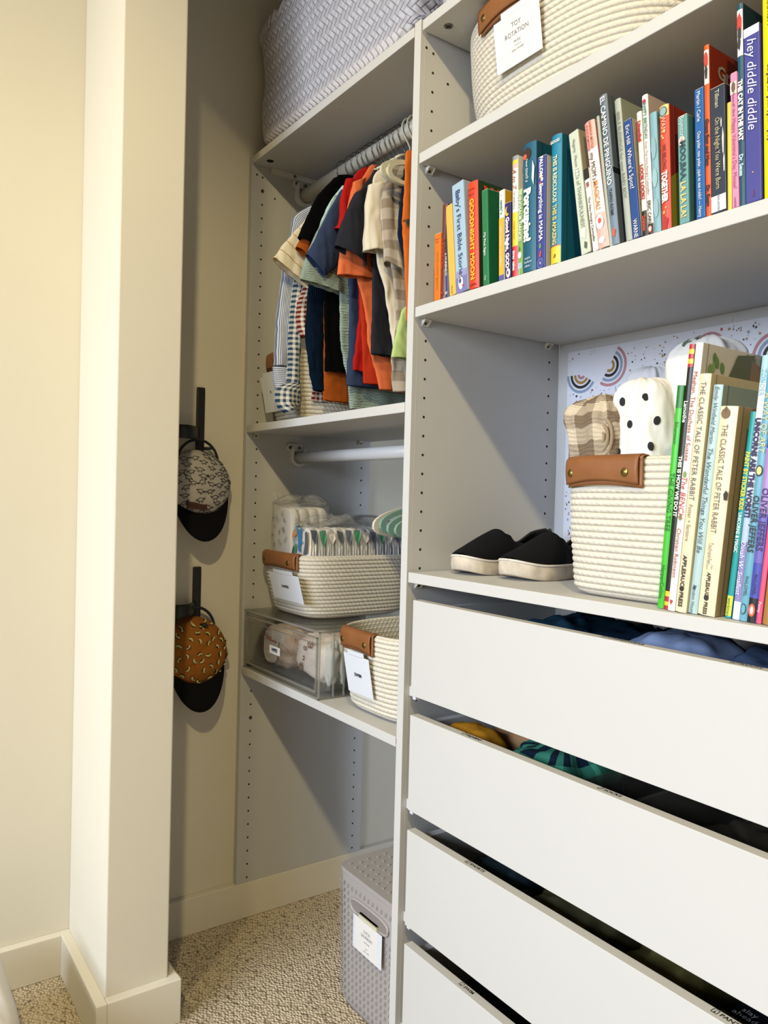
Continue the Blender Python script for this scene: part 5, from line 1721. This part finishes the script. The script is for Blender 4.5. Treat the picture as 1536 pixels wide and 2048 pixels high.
# ------------------------------------------------------------------ shoes
def shoe(lab, toe, ang, L=.225, s=1.0, mirror=1):
    """toe: (x,y) of the toe tip; points to -Y rotated by ang degrees"""
    z0 = ZB+.0004
    M4 = Matrix.Translation((toe[0], toe[1], z0)) @ Matrix.Rotation(R(ang), 4, 'Z') @ Matrix.Scale(s, 4)
    prof = [(0, .004), (.003, .016), (.010, .026), (.022, .034), (.045, .0405), (.075, .0425), (.105, .038), (.135, .0325), (.165, .0315), (.19, .031), (.21, .026), (.221, .014), (.225, .002)]

    def halfw(y):
        for (a, wa), (b1, wb) in zip(prof, prof[1:]):
            if a <= y <= b1:
                t = (y-a)/(b1-a)
                t = t
                return wa+(wb-wa)*t
        return .002

    def cxo(y):
        return mirror*.006*math.sin(min(1, y/.16)*PI)
    SOLE = M('#d3c6b2', .7, var=.42, scale=55, bump=.2, bscale=90, key='sole')
    FOX = M('#e6ddd0', .6, var=.12, scale=60, key='foxing')
    CAN = M('#0d0d0e', .92, spec=.15, bump=.35, bscale=700, key='canvas')
    INS = M('#1b1817', .95, key='insole')
    o = empty('slip_on_shoe', (toe[0], toe[1]+.11, z0), lab, 'shoe', 'pair of slip-on shoes')
    n = 40
    ys = [L*(1-math.cos(PI*k/n))/2 for k in range(n+1)]
    out = [(cxo(y)+halfw(y), y) for y in ys]+[(cxo(y)-halfw(y), y) for y in ys[::-1][1:-1]]
    q = MB()
    N_ = len(out)
    zs = [(0, -.0015), (.002, .0005), (.010, .0015), (.020, .0012), (.0235, 0.0), (.0245, -.003)]
    cen = Vector((0, .11, 0))

    def spring(y):
        return .008*max(0, (1-y/.05))**2

    def SP(i, j):
        x, y = out[i % N_]
        zz, o_ = zs[j]
        d = Vector((x-cxo(y), (y-.11)*.25, 0))
        d = d.normalized() if d.length else d
        return M4 @ (Vector((x, y, zz+spring(y)))+d*o_)
    q.grid(SP, N_, len(zs), SOLE, wrap=True, cap0=True, cap1=True)
    q.build('rubber_sole', o)
    q = MB()
    pts = [M4 @ (Vector((x, y, .0235+spring(y)))+Vector((x-cxo(y), 0, 0)).normalized()*.0006) for x, y in out]
    q.tube(pts+[pts[0]], .0021*s, FOX, 6, cap=False)
    q.build('foxing_stripe', o)
    # upper
    yt = .098    # end of the tongue

    def top(y):
        if y < yt:
            return .0265+.049*(max(0, y-.004)/yt)**.80
        return .0265+.034+.010*((y-yt)/(L-yt))**2

    NA = 28
    rows = [y for y in ys if .004 < y < L-.001]

    def U(i, j):
        y = rows[j]
        h = top(y)-.0235
        hw = halfw(y)-.0015
        if y < yt:
            A = PI*i/NA
            lim = 1
        else:
            k = min(1, (y-yt)/.018)
            k = 1-(1-k)**2
            # opening: split arc in the middle
            A = PI*i/NA
        x = math.cos(A)*hw
        zz = abs(math.sin(A))**.8*h
        return M4 @ Vector((cxo(y)+x*(1-.10*abs(math.sin(A))), y, .0235+zz+spring(y)))
    j_t = max(k for k, y in enumerate(rows) if y < yt)
    q = MB()
    q.grid(lambda i, j: U(i, j), NA+1, j_t+1, CAN)
    # tongue flap rises as a rounded tab
    def TG(i, j):
        y = rows[j_t]+j*.0030
        f = j/6
        wd = (1-(f*.93)**2.2)**.5
        A = PI/2+(i/NA-.5)*PI*.72*wd
        h = top(yt)-.0235+.004*f
        hw = halfw(min(y, .12))-.0015
        return M4 @ Vector((cxo(y)+math.cos(A)*hw*.95, y, .0235+abs(math.sin(A))**.8*h))
    q.grid(TG, NA+1, 7, CAN)
    # side walls and heel
    def wall(sd):
        def fn(i, j):
            y = rows[j_t+j]
            g_ = (y-rows[j_t])/(L-rows[j_t])
            hw = halfw(y)-.0015
            hh = .034-.010*math.sin(min(1, g_*1.25)*PI)+.016*max(0, g_-.55)/.45 + .003*max(0, 1-g_*6)
            f = i/8
            A = f*PI/2*.62
            return M4 @ Vector((cxo(y)+sd*hw*math.cos(A)**.7, y, .0235+f*hh))
        return fn
    nr = len(rows)-j_t
    for sd in (1, -1):
        q.grid(wall(sd), 9, nr, CAN)
    # heel closure
    a, b1 = wall(1), wall(-1)
    q.grid(lambda i, j: a(j, nr-1).lerp(b1(j, nr-1), i/6), 7, 9, CAN)
    q.build('canvas_upper', o, mods=[('SOLIDIFY', dict(thickness=.0022, offset=-1))])
    q = MB()
    for f_ in (a, b1):
        q.tube([f_(8, j) for j in range(1, nr)], .0022*s, INS, 6)
    tp = [TG(i, int(round(6*abs(math.sin(PI*i/NA))**.01))) for i in range(3, NA-2)]
    q.build('padded_collar', o)
    q = MB()
    q.poly([M4 @ Vector((x*.9, y, .0255)) for x, y in out], INS)
    q.build('insole', o)
    q = MB()
    p0 = a(6, 1) if mirror > 0 else a(6, 1)
    pa = M4 @ Vector((cxo(.115)+halfw(.115)-.0010, .112, .047))
    pb = M4 @ Vector((cxo(.130)+halfw(.130)-.0010, .128, .045))
    nrm = Vector((1, 0, 0))
    q.poly([pa+nrm*.0018, pb+nrm*.0018, pb+nrm*.0022-Vector((0, 0, .006)), pa+nrm*.0022-Vector((0, 0, .006))], M('#d8d8d8', .6))
    q.build('side_tab', o)
    return o


shoe('black canvas slip-on shoe with a scuffed white sole, farther left of the pair', (.072, .052), 4, mirror=-1)
shoe('black canvas slip-on shoe with a scuffed white sole, nearer the rope basket', (.163, .072), 4, mirror=1)


# ------------------------------------------------------------------ caps on wall hooks
def cap(cz, lab, fabric, prt, cy_=-.120, hk=None):
    o = empty('baseball_cap', (XW+.04, cy_, cz), lab, 'cap', 'caps on the wall hooks')
    X0 = XW+.006
    ry, rz, rx = .081, .082, .066

    def Dm(u, v, d=0.0):      # u,v in unit disc
        r2 = min(1, u*u+v*v)
        k = (1-r2)**.5
        k = k**.8
        # squashed, slightly lumpy dome, flatter at the top where the opening is
        lump = .004*nz(u*3+cz*10, v*3, 1)+.0025*nz(u*7, v*7+cz*9, 4)
        return Vector((X0+(rx+d)*k+lump*k, cy_+u*(ry+d)*(1-.06*max(0, v)), cz+v*(rz+d)*(1.0 if v < 0 else .96)))
    q = MB()
    nr, na = 18, 64

    def G(i, j):
        r_ = j/nr
        r_ = math.sin(r_*PI/2)
        A = 2*PI*i/na
        return Dm(math.cos(A)*r_, math.sin(A)*r_)
    q.grid(G, na, nr+1, fabric, wrap=True)
    bmesh.ops.remove_doubles(q.bm, verts=q.bm.verts, dist=1e-5)
    q.build('crown', o)
    q = MB()
    prt(q, Dm)
    q.build('printed_pattern', o)
    # seam / button
    q = MB()
    # brim: curved visor below
    nb = 26

    def Bm(i, j):
        A = PI+PI*i/nb
        f = j/7
        y = cy_+.002+math.cos(A)*(ry*(.86-.02*f))
        zin = cz+math.sin(A)*rz*.80
        zout = cz+math.sin(A)*(rz+.044)
        z = zin+(zout-zin)*f
        arch = math.sin(PI*i/nb)
        return Vector((X0+.020+.030*arch+.020*f*arch, y, z))
    q.grid(Bm, nb+1, 8, M('#0f0e10', .9, spec=.15, key='visor'))
    q.build('visor', o, mods=[('SOLIDIFY', dict(thickness=.003, offset=0))])
    q = MB()
    pts = [(X0+.018, cy_+math.cos(R(a))*.048, cz+rz*.60+math.sin(R(a))*.052) for a in range(5, 176, 10)]
    q.tube(pts, .0032, M('#14171f', .7), 8)
    q.build('back_strap', o)
    return o


def dino_print(q, Dm):
    random.seed(2)
    ink = M('#1c1b1d', .9)
    sil = [(-1, .1), (-.6, .25), (-.3, .5), (.1, .55), (.4, .3), (.7, .45), (.95, .5), (1, .35), (.7, .25), (.45, .0), (.35, -.4), (.2, -.4), (.15, -.1), (-.2, -.1), (-.25, -.4), (-.4, -.4), (-.4, 0), (-1, .1)]
    pos = []
    tries = 0
    while len(pos) < 58 and tries < 6000:
        tries += 1
        u, v = random.uniform(-.92, .92), random.uniform(-.92, .92)
        if u*u+v*v > .86 or any((u-a)**2*1.1+(v-c)**2*2.4 < .062 for a, c in pos):
            continue
        pos.append((u, v))
    for (u, v) in pos:
        s_ = random.uniform(.115, .145)
        m_ = random.choice((-1, 1))
        an = random.uniform(-.5, .5)
        pts = []
        for a, c in sil:
            a *= m_
            uu, vv = u+(a*math.cos(an)-c*math.sin(an))*s_, v+(a*math.sin(an)+c*math.cos(an))*s_
            if uu*uu+vv*vv > .97:
                break
            pts.append(Dm(uu, vv, .0009))
        if len(pts) > 3:
            q.tube(pts, .00062, ink, 4, cap=False)


def bean_print(q, Dm):
    random.seed(4)
    ink = M('#241a10', .9)
    cream = M('#dcd08f', .9)
    pos = []
    tries = 0
    while len(pos) < 50 and tries < 6000:
        tries += 1
        u, v = random.uniform(-.92, .92), random.uniform(-.92, .92)
        if u*u+v*v > .86 or any((u-a)**2+(v-c)**2 < .042 for a, c in pos):
            continue
        pos.append((u, v))
    for (u, v) in pos:
        an = random.uniform(0, 6.28)
        s_ = .078
        for (rr, mt, d, rad) in ((1, ink, .0004, .0038), (1, cream, .0016, .0029)):
            pts = []
            for t in range(7):
                A = an+t*.34
                uu, vv = u+math.cos(A)*s_-math.cos(an+1)*s_, v+math.sin(A)*s_-math.sin(an+1)*s_
                if uu*uu+vv*vv > .95:
                    continue
                pts.append(Dm(uu, vv, d))
            if len(pts) > 3:
                q.tube(pts, lambda f, rad=rad: rad*(.55+.45*math.sin(f*PI)), mt, 6)


c1 = cap(1.034, 'white and grey kids cap with dinosaur outlines and a black visor, on the upper hook', cloth('capwhite', '#c9c3bc', weave=500), dino_print)
q = MB()
m4 = frame_mat((XW+.064, -.137, .985), (0, 1, -.10), (-.55, .08, 1))
q.box(-.024, .024, -.0085, .0085, .002, .0035, M('#4a2418', .7), .0003, m4, seg=1)
q.text('dreamer & co', .0075, M('#2a120c', .7), m4 @ Matrix.Translation((0, 0, .0039)), bold=.0)
q.build('leather_patch', c1)
c2 = cap(.655, 'orange kids cap with banana prints and a black visor, on the lower hook', cloth('caporange', '#a86a2d', weave=500), bean_print)


def wall_hook(z_top, z_bot, lab):
    o = empty('hat_hook', (XW, -.108, z_bot), lab, 'hook', 'black hat hooks')
    q = MB()
    q.box(XW+.0005, XW+.008, -.118, -.099, z_bot, z_top, BLACKPL, .002)
    q.box(XW+.008, XW+.062, -.116, -.101, z_bot, z_bot+.006, BLACKPL, .002)
    q.build('strap_bar', o)
    q = MB()
    n = 16
    pts = [(XW+.006+.050*math.sin(PI*k/n), -.112-.10*(1-k/n)+0*.1, z_bot+.052) for k in range(n+1)]
    q.grid(lambda i, j: Vector(pts[i])+Vector((0, 0, -.030*j/4)), n+1, 5, BLACKPL)
    q.build('holder_band', o, mods=[('SOLIDIFY', dict(thickness=.003, offset=0))])
    return o


wall_hook(1.256, 1.112, 'black adhesive hat hook on the left wall, the upper of two')
wall_hook(.846, .716, 'black adhesive hat hook on the left wall, the lower of two')


# ------------------------------------------------------------------ laundry bin
def bin_():
    x0, x1, y0, y1, h = -.278, -.026, .052, .345, .276
    PL = M('#b0aaa8', .42, spec=.4, key='binplastic')
    o = empty('laundry_bin', ((x0+x1)/2, (y0+y1)/2, 0.0015), 'light grey lidded plastic laundry bin on the carpet under the left shelves', 'storage bin')
    cx, cy = (x0+x1)/2, (y0+y1)/2
    a, b1 = (x1-x0)/2, (y1-y0)/2
    N_, NV = 120, 24

    def P(i, j, ins=0):
        th = 2*PI*i/N_
        f = j/NV
        c, s_ = sell(th, 12)
        k = .955+.045*f
        if f < .06:
            k -= .03*(1-f/.06)
        return Vector((cx+c*(a*k-ins), cy+s_*(b1*k-ins), .0015+(h-.006)*f))
    # handle slot in the near face
    sx0, sx1, sz0, sz1 = -.224, -.098, .205, .233
    q = MB()
    mi = q.mi(PL)
    V = [[q.bm.verts.new(P(i, j)) for i in range(N_)] for j in range(NV+1)]
    for j in range(NV):
        for i in range(N_):
            f = q.bm.faces.new((V[j][i], V[j][(i+1) % N_], V[j+1][(i+1) % N_], V[j+1][i]))
            f.smooth = True
    q.bm.faces.new(V[0][::-1])
    bodyo = None
    # embossed rows of leaning ticks on the near and left faces
    for r_ in range(17):
        z = .022+r_*.0140
        for face in ('front', 'left'):
            n = 17 if face == 'front' else 20
            for k in range(n):
                u = (k+.7)/(n+.4)
                fz = z/h
                kk = .955+.045*fz
                if face == 'front':
                    x = cx+(u*2-1)*a*kk
                    y = cy-b1*kk-.0003
                    if sx0-.012 < x < sx1+.012 and sz0-.014 < z < sz1+.010:
                        continue
                    q.prism([(x-.0022, y, z-.0045), (x-.0008, y, z-.0045), (x+.0024, y, z+.0045), (x+.001, y, z+.0045)], (0, -.0009, 0), PL)
                    q.prism([(x+.0018, y, z-.0045), (x+.0030, y, z-.0045), (x+.0062, y, z+.0045), (x+.005, y, z+.0045)], (0, -.0009, 0), PL)
                else:
                    y = cy+(u*2-1)*b1*kk
                    x = cx-a*kk-.0003
                    q.prism([(x, y-.0022, z-.0045), (x, y-.0008, z-.0045), (x, y+.0024, z+.0045), (x, y+.001, z+.0045)], (-.0009, 0, 0), PL)
    q.build('bin_body', o)
    # handle opening: its inner shade painted as a flat patch, raised lip around
    q = MB()
    n = 30
    zc, xc = (sz0+sz1)/2, (sx0+sx1)/2
    yl = cy-b1*.995
    pts = []
    for k in range(n):
        c, s_ = sell(2*PI*k/n, 3.2)
        pts.append(Vector((xc+c*(sx1-sx0)/2, yl-.0012, zc+s_*(sz1-sz0)/2)))
    q.tube(pts+[pts[0]], .0028, PL, 8, cap=False)
    q.poly([p+Vector((0, -.0003, 0)) for p in pts], M('#8f8682', .7))
    q.build('hand_hole', o)
    # lid
    q = MB()
    lid = []
    n = 80
    out = [(cx+sell(2*PI*k/n, 12)[0]*(a+.0015), cy+sell(2*PI*k/n, 12)[1]*(b1+.0015)) for k in range(n)]
    q.prism([(x, y, h-.008) for x, y in out], (0, 0, .008), PL)
    for r_ in range(13):
        for k in range(12):
            x = x0+.020+k*(x1-x0-.04)/11+(.006 if r_ % 2 else 0)
            y = y0+.020+r_*(y1-y0-.04)/12
            if x > x1-.012:
                continue
            q.prism([(x-.004, y-.003, h), (x+.004, y-.003, h), (x, y+.004, h)], (0, 0, .0012), PL)
    q.build('lid', o)
    q = MB()
    tx0, tx1, tz0, tz1 = -.205, -.108, .1440, .2080
    yy = yl-.0075
    wd, ht = tx1-tx0, tz1-tz0
    q.box(tx0, tx1, yy, yy+.0014, tz0, tz1, CARD, .0005, seg=1)
    q.box(tx0+.010, tx1-.013, yy-.0003, yy, tz0+.001, tz1-.001, M('#f1eeea', .5))
    q.box(tx0+.018, tx1-.018, yy, yy+.006, tz1-.001, tz1+.0085, CREAMPL, .0004, seg=1)
    q.box(tx0+.018, tx1-.018, yy, yy+.020, tz1+.007, tz1+.0085, CREAMPL)
    for s_, dz, sz_ in (('LUCA', .046, .0085), ('LAUNDRY', .0365, .0085), ('WHATEVER', .0265, .0035), ('color', .0160, .0035), ('DARK + LIGHT', .0095, .0030)):
        q.text(s_, sz_, GREYINK, frame_mat(((tx0+tx1)/2, yy-.0006, tz0+dz), (1, 0, 0), (0, 0, 1)), bold=.0)
    q.build('name_tag', o)
    return o


bin_()

# ------------------------------------------------------------------ folded clothes inside the drawers


def folded(kind, lab, x0, x1, y0, y1, z0, z1, mat, seed, cat='clothes', amp=.010, n=3.2):
    q = MB()
    pillow(q, ((x0+x1)/2, (y0+y1)/2, (z0+z1)/2), (x1-x0)/2, (y1-y0)/2, (z1-z0)/2, mat, n, seed, amp, 56, 26, fr=45)
    return tag(q.build(kind), lab, cat, 'folded clothes in the open drawers')


DEN = cloth('denim', '#1e3a4c', heather=.2)
LB = cloth('lightblue', '#8a9cc0', weave=300)
folded('folded_jeans', 'dark teal denim folded at the left of the top drawer', .175, .285, .05, .28, .715, .838, DEN, 1)
folded('folded_jeans', 'dark navy jeans next to the pale blue top in the top drawer', .290, .385, .06, .28, .715, .832, cloth('denimdark', '#14283a', heather=.2), 2)
folded('folded_shirt', 'pale blue folded top with a small logo in the top drawer', .375, .515, .040, .20, .715, .850, LB, 3, amp=.006)
folded('folded_jeans', 'crumpled blue-grey jeans at the right of the top drawer', .520, .600, .06, .26, .715, .846, cloth('denimgrey', '#3c4b66', heather=.2), 4)
folded('folded_jeans', 'near-black folded trousers at the far right of the top drawer', .605, .70, .04, .26, .715, .842, cloth('blacknavy', '#0c1424'), 5)
folded('folded_pajamas', 'mustard yellow pajamas, front left of the second drawer', .062, .180, .022, .09, .525, .655, cloth('mustardpj', '#b97f22'), 6, amp=.004)
folded('folded_pajamas', 'tan brown pajamas behind the mustard ones in the second drawer', .085, .225, .095, .26, .525, .668, cloth('tan', '#a07a58'), 7, amp=.006)
folded('folded_pajamas', 'green and navy checked pajamas in the second drawer', .185, .335, .024, .19, .525, .656, patterned('greencheck', 'gingham', '#4faf8e', '#0e2233', .05, .5), 8, amp=.010)
folded('folded_shorts', 'dark drawstring shorts at the left of the third drawer', .10, .22, .03, .26, .33, .445, cloth('shorts1', '#2c3a40'), 10)
folded('folded_shorts', 'olive folded shorts in the middle of the third drawer', .235, .40, .03, .26, .33, .448, cloth('shorts2', '#4c4a34'), 11)
folded('folded_pants', 'brown-green folded pants in the third drawer', .405, .53, .03, .26, .33, .450, cloth('pants1', '#55502f'), 12)
o = folded('folded_shirt', 'black folded tee with faint white lettering in the third drawer', .54, .69, .03, .26, .33, .446, cloth('blacktee', '#101418'), 13)
q = MB()
for k, (s_, sz_) in enumerate((('slay', .012), ('ahead', .012), ('AND ALL YOU CAN', .005))):
    q.text(s_, sz_, M('#8f9294', .8), frame_mat((.582, .060-.011*k, .4500), (1, 0, 0), (0, 1, 0)), bold=0)
q.build('printed_lettering', o)
folded('folded_swimwear', 'dark folded swimwear at the left of the bottom drawer', .10, .26, .03, .26, .14, .255, cloth('swim1', '#23282c'), 14)
folded('folded_swimwear', 'brown folded swimwear in the middle of the bottom drawer', .27, .42, .03, .26, .14, .250, cloth('swim2', '#3a2c22'), 15)
# clear organiser bins with socks in the second drawer
for k, (x0, x1) in enumerate(((.345, .430), (.432, .60))):
    q = MB()
    t = .0015
    SM = clear_mat('smoke_bin', (.80, .80, .78), .06, .08, .10, (.5, .48, .42))
    y0, y1, z0, z1 = .020, .30, .520, .640
    q.box(x0, x1, y0, y0+t, z0, z1, SM); q.box(x0, x1, y1-t, y1, z0, z1, SM)
    q.box(x0, x0+t, y0, y1, z0, z1, SM); q.box(x1-t, x1, y0, y1, z0, z1, SM); q.box(x0, x1, y0, y1, z0-.001, z0+t, SM)
    tag(q.build('drawer_organizer'), ('narrow' if k == 0 else 'wide')+' translucent divider bin inside the second drawer', 'organizer', 'translucent bins in the sock drawer')
    q = MB(); pillow(q, ((x0+x1)/2, .16, .56), (x1-x0)/2-.006, .12, .034, cloth('socks%d' % k, ('#4a463c', '#5c564a')[k]), 3, k, .008)
    tag(q.build('sock_pile'), 'dark socks inside the '+('narrow' if k == 0 else 'wide')+' translucent bin', 'socks')

# ------------------------------------------------------------------ white cushion at the lower left
q = MB()
pillow(q, (-.395, -.640, .0985), .168, .110, .098, M('#e8e4e0', .8, var=.02, bump=.3, bscale=200, key='cushion'), 5, 3, .002, 60, 30)
tag(q.build('floor_cushion'), 'white rounded cushion cut off at the lower left corner', 'cushion')
